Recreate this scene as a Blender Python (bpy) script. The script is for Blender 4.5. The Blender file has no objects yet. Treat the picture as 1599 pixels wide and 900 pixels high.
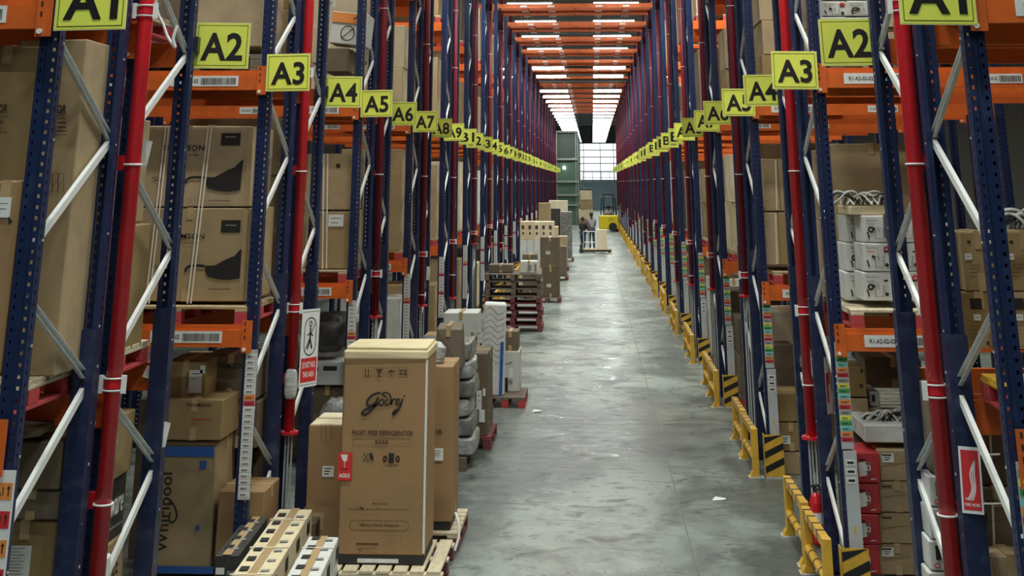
import bpy, math, random
from mathutils import Vector, Matrix
random.seed(7)
SC = bpy.context.scene
COL = SC.collection

# ------------------------------------------------------------------ camera
EYE = 2.97
F_PX, CX, CY = 2100.0, 799.5, -441.0            # cropped lower half of an upright frame: lens shift
RX = Vector((0.9984091744603616, 0.056383688717388414, 0.0))
RU = Vector((0.01844544305885451, -0.32662104938279984 * -1, 0.0))
M = Matrix(((0.9984091744603616, 0.056383688717388414, 0.0),
            (0.01844544305885451, -0.32662104938279984, 0.9449753730814583),
            (0.05328119728142293, -0.9434720821236309, -0.32714147439534297)))
cam = bpy.data.cameras.new('camera')
cam.sensor_width = 36.0
cam.lens = 36.0 * F_PX / 1599.0
cam.shift_y = (CY - 450.0) / 1599.0
cam.clip_start, cam.clip_end = 0.1, 400
co = bpy.data.objects.new('camera', cam)
COL.objects.link(co)
co.matrix_world = Matrix.Translation((0, 0, EYE)) @ M.transposed().to_4x4()
SC.camera = co

# ------------------------------------------------------------------ exposure and world
LAMP_W = 68.0
LANE_F = 0.9
LAMP_SPREAD = 140.0
TUBE_GLOW = 14.0
SC.view_settings.view_transform = 'Standard'
SC.view_settings.look = 'None'
SC.view_settings.gamma = 1.0
SC.view_settings.use_curve_mapping = False
SC.view_settings.exposure = 0.55
w = bpy.data.worlds.new('world')
SC.world = w
w.use_nodes = True
w.node_tree.nodes['Background'].inputs[0].default_value = (0.75, 0.85, 1.0, 1)
w.node_tree.nodes['Background'].inputs[1].default_value = 0.35

# ------------------------------------------------------------------ photo pixel -> point at distance y down the aisle
MT = M.transposed()
def ray(u, v):
    d = MT @ Vector((u - CX, -(v - CY), -F_PX))
    return d / d.y
def at(u, v, y):
    r = ray(u, v) * y
    return r.x, r.z + EYE
def ground(u, v, z=0.0):
    r = ray(u, v)
    t = (z - EYE) / r.z
    return r.x * t, t

# ------------------------------------------------------------------ materials
MATS = {}
def mat(name, color, rough=0.6, metal=0.0, var=0.0, noise=8.0, dark=None, amount=0.5, spec=0.5, bump=0.0, alpha=1.0,
        emit=None, strength=0.0, stretch=(1, 1, 1), rand=0.0, lo=0.45, hi=0.7):
    """principled material: base colour mixed with a second tone through object-space noise (dust, scuffs, wear)"""
    m = bpy.data.materials.new(name)
    m.use_nodes = True
    nt = m.node_tree
    b = nt.nodes['Principled BSDF']
    b.inputs['Roughness'].default_value = rough
    b.inputs['Metallic'].default_value = metal
    b.inputs['Specular IOR Level'].default_value = spec
    col4 = tuple(color) + (1,)
    b.inputs['Base Color'].default_value = col4
    out = None
    if dark is not None or rand or bump:
        tc = nt.nodes.new('ShaderNodeTexCoord')
        mp = nt.nodes.new('ShaderNodeMapping')
        mp.inputs['Scale'].default_value = stretch
        nt.links.new(tc.outputs['Object'], mp.inputs[0])
        oi = nt.nodes.new('ShaderNodeObjectInfo')
        vm = nt.nodes.new('ShaderNodeVectorMath'); vm.operation = 'SCALE'
        cb = nt.nodes.new('ShaderNodeCombineXYZ')
        for i in range(3): nt.links.new(oi.outputs['Random'], cb.inputs[i])
        nt.links.new(cb.outputs[0], vm.inputs[0]); vm.inputs['Scale'].default_value = 37.0
        ad = nt.nodes.new('ShaderNodeVectorMath'); ad.operation = 'ADD'
        nt.links.new(mp.outputs[0], ad.inputs[0]); nt.links.new(vm.outputs[0], ad.inputs[1])
        nz = nt.nodes.new('ShaderNodeTexNoise')
        nz.inputs['Scale'].default_value = noise; nz.inputs['Detail'].default_value = 6; nz.inputs['Roughness'].default_value = 0.65
        nt.links.new(ad.outputs[0], nz.inputs['Vector'])
        last = None
        if dark is not None:
            rp = nt.nodes.new('ShaderNodeMapRange')
            rp.inputs['From Min'].default_value = lo; rp.inputs['From Max'].default_value = hi
            rp.inputs['To Max'].default_value = amount
            nt.links.new(nz.outputs['Fac'], rp.inputs['Value'])
            mx = nt.nodes.new('ShaderNodeMix'); mx.data_type = 'RGBA'
            mx.inputs[6].default_value = col4; mx.inputs[7].default_value = tuple(dark) + (1,)
            nt.links.new(rp.outputs[0], mx.inputs[0])
            last = mx.outputs[2]
        if rand:
            hs = nt.nodes.new('ShaderNodeHueSaturation')
            mr = nt.nodes.new('ShaderNodeMapRange')
            mr.inputs['To Min'].default_value = 1 - rand; mr.inputs['To Max'].default_value = 1 + rand
            nt.links.new(oi.outputs['Random'], mr.inputs['Value'])
            nt.links.new(mr.outputs[0], hs.inputs['Value'])
            mr2 = nt.nodes.new('ShaderNodeMapRange')
            mr2.inputs['To Min'].default_value = 1.15; mr2.inputs['To Max'].default_value = 0.8
            nt.links.new(oi.outputs['Random'], mr2.inputs['Value'])
            nt.links.new(mr2.outputs[0], hs.inputs['Saturation'])
            if last is not None: nt.links.new(last, hs.inputs['Color'])
            else: hs.inputs['Color'].default_value = col4
            last = hs.outputs[0]
        if last is not None: nt.links.new(last, b.inputs['Base Color'])
        if bump:
            bp = nt.nodes.new('ShaderNodeBump'); bp.inputs['Strength'].default_value = bump; bp.inputs['Distance'].default_value = 0.02
            nt.links.new(nz.outputs['Fac'], bp.inputs['Height']); nt.links.new(bp.outputs[0], b.inputs['Normal'])
    if emit:
        b.inputs['Emission Color'].default_value = tuple(emit) + (1,)
        b.inputs['Emission Strength'].default_value = strength
    if alpha < 1: b.inputs['Alpha'].default_value = alpha
    MATS[name] = m
    return m

mat('blue', (0.008, 0.020, 0.075), 0.42, dark=(0.05, 0.075, 0.14), amount=0.6, noise=14, stretch=(1, 1, .35), lo=.55, hi=.78)
mat('blue_dark', (0.007, 0.015, 0.058), 0.45, dark=(0.06, 0.08, 0.14), amount=0.6, noise=10, lo=.5, hi=.75)
mat('orange', (0.72, 0.135, 0.018), 0.45, dark=(0.32, 0.075, 0.02), amount=0.6, noise=6, lo=.45, hi=.75)
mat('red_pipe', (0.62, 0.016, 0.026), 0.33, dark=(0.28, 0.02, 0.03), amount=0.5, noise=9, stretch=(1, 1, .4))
mat('red_shaded', (0.21, 0.012, 0.028), 0.45, dark=(0.15, 0.02, 0.03), amount=0.5, noise=9, stretch=(1, 1, .4))  # far pipes: shade down the aisle put into a darker red
mat('zinc', (0.62, 0.64, 0.63), 0.45, metal=0.25, dark=(0.40, 0.42, 0.42), amount=0.6, noise=12)
mat('white_metal', (0.80, 0.81, 0.79), 0.4)
mat('carton', (0.40, 0.285, 0.145), 0.75, dark=(0.235, 0.165, 0.09), amount=0.55, noise=3.2, rand=0.22, bump=0.12)
mat('carton_front', (0.345, 0.205, 0.095), 0.7, dark=(0.27, 0.17, 0.08), amount=0.6, noise=2.2, bump=0.12)
mat('carton_light', (0.70, 0.60, 0.40), 0.7, dark=(0.52, 0.42, 0.25), amount=0.5, noise=4, rand=0.08, bump=0.1)
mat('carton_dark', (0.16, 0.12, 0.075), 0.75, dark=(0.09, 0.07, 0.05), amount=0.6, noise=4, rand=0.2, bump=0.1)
mat('carton_white', (0.66, 0.67, 0.64), 0.6, dark=(0.42, 0.43, 0.42), amount=0.5, noise=5, rand=0.06)
mat('carton_black', (0.035, 0.033, 0.032), 0.5, dark=(0.10, 0.09, 0.08), amount=0.5, noise=8)
mat('carton_red', (0.50, 0.035, 0.045), 0.5, dark=(0.34, 0.04, 0.045), amount=0.5, noise=4)
mat('tape', (0.50, 0.36, 0.19), 0.28, dark=(0.38, 0.26, 0.13), amount=0.5, noise=20)
mat('tape_blue', (0.035, 0.13, 0.46), 0.35, dark=(0.03, 0.09, 0.3), amount=.5, noise=10)
mat('ink', (0.018, 0.015, 0.014), 0.6)
mat('ink_brown', (0.085, 0.035, 0.018), 0.6)
mat('ink_soft', (0.13, 0.07, 0.035), 0.7)
mat('ink_red', (0.62, 0.03, 0.03), 0.5)
mat('ink_grey', (0.25, 0.25, 0.25), 0.6)
mat('paper', (0.78, 0.79, 0.77), 0.6, dark=(0.6, 0.61, 0.6), amount=0.4, noise=14)
mat('strap', (0.80, 0.74, 0.62), 0.45)
mat('strap_black', (0.03, 0.03, 0.035), 0.4)
mat('foam', (0.72, 0.74, 0.73), 0.8, dark=(0.5, 0.52, 0.52), amount=0.5, noise=18, bump=0.3)
mat('plastic', (0.50, 0.52, 0.51), 0.22, dark=(0.24, 0.25, 0.245), amount=0.85, noise=6, stretch=(1, 1, 2.2), bump=0.9, lo=.4, hi=.62)
mat('plastic_dark', (0.16, 0.165, 0.16), 0.25, dark=(0.42, 0.42, 0.40), amount=0.6, noise=9, bump=0.7, lo=.5, hi=.66)
mat('wood', (0.50, 0.385, 0.24), 0.8, dark=(0.28, 0.20, 0.12), amount=0.7, noise=6, stretch=(1, 5, 5), rand=.1, bump=0.2)
mat('wood_pale', (0.66, 0.57, 0.40), 0.8, dark=(0.42, 0.34, 0.22), amount=0.6, noise=6, stretch=(5, 1, 5), bump=0.2)
mat('wood_grey', (0.17, 0.135, 0.105), 0.85, dark=(0.08, 0.06, 0.05), amount=0.7, noise=7, stretch=(5, 1, 5), bump=0.2)
mat('wood_maroon', (0.20, 0.045, 0.055), 0.8, dark=(0.10, 0.05, 0.05), amount=0.7, noise=7, bump=0.2)
mat('wood_red', (0.52, 0.055, 0.06), 0.75, dark=(0.30, 0.06, 0.06), amount=0.6, noise=9)
mat('sign_yellow', (0.86, 0.92, 0.13), 0.4, dark=(0.70, 0.76, 0.11), amount=0.4, noise=5)
mat('sign_edge', (0.80, 0.82, 0.35), 0.4)
mat('sign_white', (0.80, 0.82, 0.82), 0.35, dark=(0.6, 0.6, 0.62), amount=.3, noise=6)
mat('sign_black', (0.015, 0.015, 0.016), 0.4)
mat('guard_yellow', (0.74, 0.43, 0.045), 0.42, dark=(0.40, 0.24, 0.04), amount=0.6, noise=9)
mat('guard_brown', (0.055, 0.025, 0.018), 0.5)
mat('cover_grey', (0.50, 0.53, 0.54), 0.45, dark=(0.38, 0.41, 0.42), amount=0.5, noise=5, stretch=(1, 1, .4))
mat('c_grey', (0.33, 0.35, 0.34), 0.5)
mat('c_yellow', (0.74, 0.78, 0.10), 0.5)
mat('c_green', (0.06, 0.36, 0.10), 0.5)
mat('c_teal', (0.20, 0.62, 0.58), 0.5)
mat('c_orange', (0.80, 0.28, 0.07), 0.5)
mat('c_red', (0.62, 0.03, 0.04), 0.5)
mat('black_rubber', (0.02, 0.02, 0.021), 0.7)
mat('dark_metal', (0.04, 0.042, 0.045), 0.4, metal=0.3)
mat('forklift_yellow', (0.82, 0.62, 0.02), 0.35)
mat('skin', (0.13, 0.065, 0.04), 0.6)
mat('hair', (0.01, 0.009, 0.008), 0.6)
mat('cloth_black', (0.02, 0.022, 0.03), 0.9)
mat('cloth_grey', (0.26, 0.25, 0.26), 0.9)
mat('cloth_white', (0.72, 0.72, 0.76), 0.9)
mat('cloth_blue', (0.03, 0.045, 0.09), 0.9)
mat('ceiling', (0.16, 0.165, 0.15), 0.8, dark=(0.10, 0.10, 0.095), amount=.5, noise=1.2)
mat('steel_grey', (0.13, 0.14, 0.135), 0.6)
mat('wall_grey', (0.06, 0.065, 0.06), 0.8)
mat('wall_blue', (0.28, 0.38, 0.44), 0.7)
mat('mesh_green', (0.10, 0.17, 0.125), 0.8, dark=(0.045, 0.085, 0.06), amount=.7, noise=0.9)
mat('mezz_grey', (0.26, 0.29, 0.26), 0.6)
mat('daylight', (0.8, 0.85, 0.85), 0.5, emit=(0.86, 0.95, 1.0), strength=1.05)
mat('tube_light', (1, 1, 1), 0.5, emit=(0.94, 1.0, 0.96), strength=TUBE_GLOW)

def floor_material():
    m = bpy.data.materials.new('polished_concrete'); m.use_nodes = True
    nt = m.node_tree; N = nt.nodes; L = nt.links
    b = N['Principled BSDF']
    tc = N.new('ShaderNodeTexCoord')
    def noise(sc, det, stretch, rough=.6, dist=0.0):
        mp = N.new('ShaderNodeMapping'); mp.inputs['Scale'].default_value = stretch
        L.new(tc.outputs['Object'], mp.inputs[0])
        n = N.new('ShaderNodeTexNoise'); n.inputs['Scale'].default_value = sc; n.inputs['Detail'].default_value = det
        n.inputs['Roughness'].default_value = rough; n.inputs['Distortion'].default_value = dist
        L.new(mp.outputs[0], n.inputs['Vector']); return n
    def ramp(src, a, c, to=1.0):
        r = N.new('ShaderNodeMapRange'); r.inputs['From Min'].default_value = a; r.inputs['From Max'].default_value = c
        r.inputs['To Max'].default_value = to; L.new(src, r.inputs['Value']); return r.outputs[0]
    def mix(fac, a, c):
        x = N.new('ShaderNodeMix'); x.data_type = 'RGBA'
        L.new(fac, x.inputs[0])
        if isinstance(a, tuple): x.inputs[6].default_value = a + (1,)
        else: L.new(a, x.inputs[6])
        if isinstance(c, tuple): x.inputs[7].default_value = c + (1,)
        else: L.new(c, x.inputs[7])
        return x.outputs[2]
    big = noise(0.9, 8, (1, .55, 1), .65, .4)
    mid = noise(2.6, 9, (.8, 1.1, 1), .7, 1.2)
    fine = noise(9, 8, (.6, 1.6, 1), .75)
    c1 = mix(ramp(big.outputs['Fac'], .43, .58), (0.085, 0.100, 0.092), (0.245, 0.285, 0.262))
    c2 = mix(ramp(mid.outputs['Fac'], .535, .62, .75), c1, (0.055, 0.062, 0.057))
    c3 = mix(ramp(mid.outputs['Fac'], .30, .42, .0), c2, (0.5, 0.5, 0.48))
    c4 = mix(ramp(fine.outputs['Fac'], .56, .72, .6), c3, (0.35, 0.40, 0.375))
    c5 = mix(ramp(noise(0.35, 4, (1, .4, 1)).outputs['Fac'], .5, .62, .35), c4, (0.27, 0.245, 0.185))
    # one large shadow patch with ragged edges, painted into the slab colour
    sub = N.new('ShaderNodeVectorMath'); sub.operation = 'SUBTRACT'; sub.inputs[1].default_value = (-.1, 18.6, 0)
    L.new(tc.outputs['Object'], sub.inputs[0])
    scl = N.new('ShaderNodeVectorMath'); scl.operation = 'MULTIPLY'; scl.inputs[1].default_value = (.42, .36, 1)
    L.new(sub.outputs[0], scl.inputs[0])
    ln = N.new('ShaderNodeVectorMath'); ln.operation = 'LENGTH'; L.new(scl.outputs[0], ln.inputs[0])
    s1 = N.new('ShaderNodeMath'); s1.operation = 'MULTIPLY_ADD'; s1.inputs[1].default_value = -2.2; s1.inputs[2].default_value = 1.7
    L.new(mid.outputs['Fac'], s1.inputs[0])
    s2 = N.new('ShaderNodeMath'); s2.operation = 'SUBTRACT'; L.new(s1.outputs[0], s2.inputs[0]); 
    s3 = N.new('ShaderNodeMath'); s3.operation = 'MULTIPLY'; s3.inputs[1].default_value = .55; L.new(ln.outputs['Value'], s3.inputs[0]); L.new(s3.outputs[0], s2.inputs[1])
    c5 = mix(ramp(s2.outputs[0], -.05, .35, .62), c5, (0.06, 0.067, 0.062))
    L.new(c5, b.inputs['Base Color'])
    L.new(ramp(mid.outputs['Fac'], .3, .7, .35), b.inputs['Roughness'])
    rr = N.new('ShaderNodeMath'); rr.operation = 'ADD'; rr.inputs[1].default_value = .21
    L.new(ramp(mid.outputs['Fac'], .3, .7, .3), rr.inputs[0]); L.new(rr.outputs[0], b.inputs['Roughness'])
    b.inputs['Specular IOR Level'].default_value = 0.34
    bp = N.new('ShaderNodeBump'); bp.inputs['Strength'].default_value = .08; bp.inputs['Distance'].default_value = .01
    L.new(fine.outputs['Fac'], bp.inputs['Height']); L.new(bp.outputs[0], b.inputs['Normal'])
    MATS['floor'] = m
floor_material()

# ------------------------------------------------------------------ mesh helpers
class MB:
    """collects shapes for ONE mesh; coordinates are world metres (or local ones for prototypes)"""
    def __init__(s): s.v = []; s.f = []; s.m = []; s.mats = []; s.cur = 0; s.T = None
    def use(s, name):
        if name not in s.mats: s.mats.append(name)
        s.cur = s.mats.index(name); return s
    def add(s, vs, fs):
        o = len(s.v)
        for p in vs:
            p = Vector(p)
            if s.T is not None: p = s.T @ p
            s.v.append(p)
        for f in fs: s.f.append(tuple(i + o for i in f)); s.m.append(s.cur)
        return s
    def box(s, x0, x1, y0, y1, z0, z1):
        x0, x1 = min(x0, x1), max(x0, x1); y0, y1 = min(y0, y1), max(y0, y1); z0, z1 = min(z0, z1), max(z0, z1)
        return s.add([(x0, y0, z0), (x1, y0, z0), (x1, y1, z0), (x0, y1, z0), (x0, y0, z1), (x1, y0, z1), (x1, y1, z1), (x0, y1, z1)],
                     [(0, 3, 2, 1), (4, 5, 6, 7), (0, 1, 5, 4), (1, 2, 6, 5), (2, 3, 7, 6), (3, 0, 4, 7)])
    def cbox(s, x0, x1, y0, y1, z0, z1, c=0.006, warp=0.0, rnd=None):
        """box with chamfered edges, optionally a little out of true"""
        x0, x1 = min(x0, x1), max(x0, x1); y0, y1 = min(y0, y1), max(y0, y1); z0, z1 = min(z0, z1), max(z0, z1)
        c = min(c, (x1 - x0) / 3, (y1 - y0) / 3, (z1 - z0) / 3)
        R = rnd or random
        off = {}
        for i in (0, 1):
            for j in (0, 1):
                for k in (0, 1):
                    off[i, j, k] = Vector((R.uniform(-warp, warp), R.uniform(-warp, warp), R.uniform(-warp, warp) * (k)))
        vs = []; idx = {}
        X = (x0, x1); Y = (y0, y1); Z = (z0, z1)
        for i in (0, 1):
            for j in (0, 1):
                for k in (0, 1):
                    sx, sy, sz = (1 - 2 * i) * c, (1 - 2 * j) * c, (1 - 2 * k) * c
                    P = Vector((X[i], Y[j], Z[k])) + off[i, j, k]
                    for a, d in (('x', (0, sy, sz)), ('y', (sx, 0, sz)), ('z', (sx, sy, 0))):
                        idx[i, j, k, a] = len(vs); vs.append(P + Vector(d))
        g = lambda i, j, k, a: idx[i, j, k, a]
        fs = []
        for i in (0, 1):
            q = [g(i, 0, 0, 'x'), g(i, 1, 0, 'x'), g(i, 1, 1, 'x'), g(i, 0, 1, 'x')]; fs.append(q if i else q[::-1])
            q = [g(0, i, 0, 'y'), g(0, i, 1, 'y'), g(1, i, 1, 'y'), g(1, i, 0, 'y')]; fs.append(q if i else q[::-1])
            q = [g(0, 0, i, 'z'), g(1, 0, i, 'z'), g(1, 1, i, 'z'), g(0, 1, i, 'z')]; fs.append(q if i else q[::-1])
        for i in (0, 1):
            for j in (0, 1):
                q = [g(i, j, 0, 'x'), g(i, j, 1, 'x'), g(i, j, 1, 'y'), g(i, j, 0, 'y')]; fs.append(q if (i + j) % 2 else q[::-1])
                q = [g(i, 0, j, 'x'), g(i, 1, j, 'x'), g(i, 1, j, 'z'), g(i, 0, j, 'z')]; fs.append(q[::-1] if (i + j) % 2 else q)
                q = [g(0, i, j, 'y'), g(1, i, j, 'y'), g(1, i, j, 'z'), g(0, i, j, 'z')]; fs.append(q if (i + j) % 2 else q[::-1])
                for k in (0, 1):
                    t = [g(i, j, k, 'x'), g(i, j, k, 'y'), g(i, j, k, 'z')]; fs.append(t if (i + j + k) % 2 else t[::-1])
        return s.add(vs, fs)
    def bar(s, a, b, wx, wn):
        """rectangular bar from a to b; wx = size along X-ish axis, wn = size along the remaining normal"""
        a, b = Vector(a), Vector(b); d = (b - a).normalized()
        ux = Vector((1, 0, 0)) if abs(d.x) < .9 else Vector((0, 0, 1))
        ux = (ux - d * ux.dot(d)).normalized(); un = d.cross(ux)
        vs = [p + ux * (sx * wx / 2) + un * (sn * wn / 2) for p in (a, b) for sx, sn in ((-1, -1), (1, -1), (1, 1), (-1, 1))]
        return s.add(vs, [(0, 3, 2, 1), (4, 5, 6, 7), (0, 1, 5, 4), (1, 2, 6, 5), (2, 3, 7, 6), (3, 0, 4, 7)])
    def tube(s, pts, r, n=10, cap=True):
        pts = [Vector(p) for p in pts]; vs = []; fs = []
        rs = r if isinstance(r, (list, tuple)) else [r] * len(pts)
        prev = None
        for i, p in enumerate(pts):
            d = ((pts[min(i + 1, len(pts) - 1)] - pts[max(i - 1, 0)])).normalized()
            if prev is None: u = d.orthogonal().normalized()
            else: u = (prev - d * prev.dot(d)).normalized()
            prev = u; q = d.cross(u)
            for k in range(n):
                t = 2 * math.pi * k / n
                vs.append(p + u * (rs[i] * math.cos(t)) + q * (rs[i] * math.sin(t)))
        for i in range(len(pts) - 1):
            for k in range(n):
                a, b = i * n + k, i * n + (k + 1) % n
                fs.append((a, b, b + n, a + n))
        if cap:
            fs.append(tuple(range(n))[::-1]); fs.append(tuple(range(len(vs) - n, len(vs))))
        return s.add(vs, fs)
    def ribbon(s, pts, w, y=0.0, closed=False, axis='y'):
        """flat inked stroke in the x-z plane facing -y; pts are (x,z)"""
        n = len(pts); vs = []; fs = []
        ws = w if isinstance(w, (list, tuple)) else [w] * n
        for i in range(n):
            a = pts[(i - 1) % n] if (closed or i > 0) else pts[i]
            b = pts[(i + 1) % n] if (closed or i < n - 1) else pts[i]
            dx, dz = b[0] - a[0], b[1] - a[1]; l = math.hypot(dx, dz) or 1
            nx, nz = -dz / l * ws[i] / 2, dx / l * ws[i] / 2
            vs += [(pts[i][0] + nx, y, pts[i][1] + nz), (pts[i][0] - nx, y, pts[i][1] - nz)]
        for i in range(n if closed else n - 1):
            a, b = 2 * i, 2 * ((i + 1) % n)
            fs.append((a, a + 1, b + 1, b))
        return s.add(vs, fs)
    def poly(s, pts, y=0.0):
        return s.add([(p[0], y, p[1]) for p in pts], [tuple(range(len(pts)))])

def smooth_path(pts, k=6):
    out = []
    P = [pts[0]] + list(pts) + [pts[-1]]
    for i in range(1, len(P) - 2):
        for j in range(k):
            t = j / k; r = []
            for c in range(len(pts[0])):
                a, b, d, e = P[i - 1][c], P[i][c], P[i + 1][c], P[i + 2][c]
                r.append(0.5 * (2 * b + (d - a) * t + (2 * a - 5 * b + 4 * d - e) * t * t + (3 * b - a - 3 * d + e) * t ** 3))
            out.append(tuple(r))
    out.append(tuple(pts[-1])); return out

WORLD = {}                                             # name -> world point of an object's origin while building
def origin_of(o): return WORLD.get(o.name, Vector((0, 0, 0)))

def obj(name, mb, material=None, parent=None, origin=None, smooth=False, local=False):
    """link the shapes in mb as ONE mesh object"""
    if origin is None and parent is None and not local:
        xs = [p.x for p in mb.v]; ys = [p.y for p in mb.v]; zs = [p.z for p in mb.v]
        origin = Vector(((min(xs) + max(xs)) / 2, (min(ys) + max(ys)) / 2, min(zs)))
    org = Vector((0, 0, 0)) if local else (origin_of(parent) if parent is not None else Vector(origin))
    me = bpy.data.meshes.new(name)
    me.from_pydata([tuple(p - org) for p in mb.v], [], mb.f)
    if material: me.materials.append(MATS[material])
    else:
        for n in mb.mats: me.materials.append(MATS[n])
        me.polygons.foreach_set('material_index', mb.m)
    if smooth: me.polygons.foreach_set('use_smooth', [True] * len(me.polygons))
    me.update()
    o = bpy.data.objects.new(name, me)
    COL.objects.link(o)
    if parent is not None: o.parent = parent; WORLD[o.name] = org
    else: o.location = org; WORLD[o.name] = org
    return o

def tag(o, label=None, cat=None, group=None, kind=None):
    if label: o['label'] = label
    if cat: o['category'] = cat
    if group: o['group'] = group
    if kind: o['kind'] = kind
    return o

def empty(name, loc, label=None, cat=None, group=None):
    o = bpy.data.objects.new(name, None); COL.objects.link(o); o.location = loc
    o.empty_display_size = 0.1
    WORLD[o.name] = Vector(loc)
    return tag(o, label, cat, group)

KIDS = {}
def copy_tree(o, parent=None, kids=None):
    kids = kids if kids is not None else child_map()
    c = o.copy(); COL.objects.link(c)
    if parent is not None: c.parent = parent
    for ch in kids.get(o.name, ()): copy_tree(ch, c, kids)
    return c
def child_map():
    m = {}
    for x in bpy.data.objects:
        if x.parent: m.setdefault(x.parent.name, []).append(x)
    return m

TEXTS = {}
def text_mesh(s, bold):
    key = (s, bold)
    if key not in TEXTS:
        cu = bpy.data.curves.new('lettering', 'FONT'); cu.body = s; cu.size = 1.0; cu.offset = bold
        cu.resolution_u = 3; cu.space_character = 1.05
        ob = bpy.data.objects.new('lettering', cu); COL.objects.link(ob)
        dg = bpy.context.evaluated_depsgraph_get()
        me = bpy.data.meshes.new_from_object(ob.evaluated_get(dg))
        bpy.data.objects.remove(ob); bpy.data.curves.remove(cu)
        vs = [v.co.copy() for v in me.vertices]; fs = [tuple(p.vertices) for p in me.polygons]
        x0 = min(v.x for v in vs); x1 = max(v.x for v in vs); y0 = min(v.y for v in vs); y1 = max(v.y for v in vs)
        vs = [((v.x - (x0 + x1) / 2) / (x1 - x0), (v.y - (y0 + y1) / 2) / (y1 - y0)) for v in vs]
        bpy.data.meshes.remove(me)
        TEXTS[key] = (vs, fs)
    return TEXTS[key]
def put_text(mb, s, cx, y, cz, w, h, rot=0.0, bold=0.02, slant=0.0):
    """lettering in the x-z plane facing -y, centred at cx, cz and fitted to w x h"""
    vs, fs = text_mesh(s, bold)
    c, sn = math.cos(rot), math.sin(rot)
    pts = []
    for a, b in vs:
        px, pz = a * w + b * h * slant, b * h
        pts.append((cx + px * c - pz * sn, y, cz + px * sn + pz * c))
    mb.add(pts, fs)

# ------------------------------------------------------------------ the hall
PITCH, Y0 = 4.75, 6.85            # one double rack row every PITCH metres
XL, XR = -2.72, 1.90              # end frames beside the aisle
DEPTH, GAP = 1.05, 0.25
ROWS = 21
TOP = 8.15
def row_y(k): return Y0 + PITCH * k
def row_y2(k): return row_y(k) + DEPTH + GAP

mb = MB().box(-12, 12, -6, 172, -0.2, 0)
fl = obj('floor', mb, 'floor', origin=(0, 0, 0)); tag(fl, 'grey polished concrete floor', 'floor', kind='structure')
jb = MB().use('steel_grey')
jb.box(0.785, 0.797, -5, 171, -0.002, 0.0015)
for y in (4, 19.6, 35.2, 50.8, 66.4, 82, 97.6, 113): jb.box(-2.6, 1.8, y, y + .010, -0.002, 0.0015)
j = obj('trim_1', jb, origin=(0, 0, 0)); tag(j, 'dark joint lines cut in the concrete floor', 'floor joint', kind='structure')
mb = MB().box(-12, 12, -6, 172, 9.7, 9.9)
tag(obj('ceiling', mb, 'ceiling', origin=(0, 0, 9.7)), 'grey roof sheeting high above the aisle', 'ceiling', kind='structure')
mb = MB().box(-12.2, -12, -6, 172, 0, 9.7)
tag(obj('wall_left', mb, 'wall_grey'), 'grey side wall', 'wall', kind='structure')
mb = MB().box(12, 12.2, -6, 172, 0, 9.7)
tag(obj('wall_right', mb, 'wall_grey'), 'grey side wall', 'wall', kind='structure')
mb = MB().box(-12, 12, -6.2, -6, 0, 9.7)
tag(obj('wall_front', mb, 'wall_grey'), 'grey wall behind the viewer', 'wall', kind='structure')
# far end: bright translucent sheeting above a blue-grey dado
WX0, WX1, WZ0, WZ1 = -2.4, 3.4, 3.35, 7.45
mb = MB().use('wall_blue').box(-12, 12, 170, 170.2, 0, WZ0).use('wall_grey').box(-12, 12, 170, 170.2, WZ1, 9.7)
mb.box(-12, WX0, 170, 170.2, WZ0, WZ1).box(WX1, 12, 170, 170.2, WZ0, WZ1)
tag(obj('wall_back', mb), 'far end wall, blue-grey below', 'wall', kind='structure')
mb = MB().box(WX0, WX1, 170.1, 170.15, WZ0, WZ1)
wn = obj('window_1', mb, 'daylight'); tag(wn, 'bright daylight sheeting in the far end wall', 'window', kind='structure')
fb = MB()
for x in (-1.0, 1.0, 2.6): fb.box(x - .04, x + .04, 170.0, 170.1, WZ0, WZ1)
for z in (4.3, 5.2, 5.9, 6.7): fb.box(WX0, WX1, 170.0, 170.1, z - .05, z + .05)
obj('window_frame', fb, 'steel_grey', wn)
mb = MB().box(-2.6, 1.8, 69.2, 69.45, 7.72, 7.82).box(-2.6, 1.8, 69.2, 69.45, 8.25, 8.33).box(-2.6, 1.8, 69.3, 69.33, 7.82, 8.25)
for x in (-2.2, 0, .35, 1.5): mb.box(x - .03, x + .03, 69.2, 69.3, 7.82, 9.7)
tag(obj('trim_20', mb, 'steel_grey'), 'dark grey cross girder hung above the aisle', 'girder', kind='structure')
# roof girders and purlins
gi = 1
for y in (19, 45.3, 71.0, 97, 123, 149):
    g = MB().box(-12, 12, y - .1, y + .1, 9.55, 9.7).box(-9, 9, y - .1, y + .1, 8.75, 8.87).box(-9, 9, y - .015, y + .015, 8.87, 9.55)
    gi += 1
    tag(obj('trim_%d' % gi, g, 'steel_grey'), 'grey roof girder across the hall', 'roof girder', kind='structure')
g = MB()
for i in range(70): g.box(-11.9, 11.9, -4 + 2.5 * i, -4 + 2.5 * i + .07, 9.5, 9.7)
gi += 1
tag(obj('trim_%d' % gi, g, 'steel_grey', origin=(0, 80, 9.5)), 'roof purlins under the sheeting', 'purlin', kind='structure')

# ------------------------------------------------------------------ rack prototypes (local coordinates, built at the world origin)
def code(n):                                          # 0 -> A1, 8 -> A9, 9 -> B1 ...
    return 'ABCDEFG'[n // 9] + str(n % 9 + 1)
SIDE = {-1: 'stacked goods side of aisle', 1: 'guard rail side of aisle'}
def sx(d): return XL if d < 0 else XR

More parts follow.
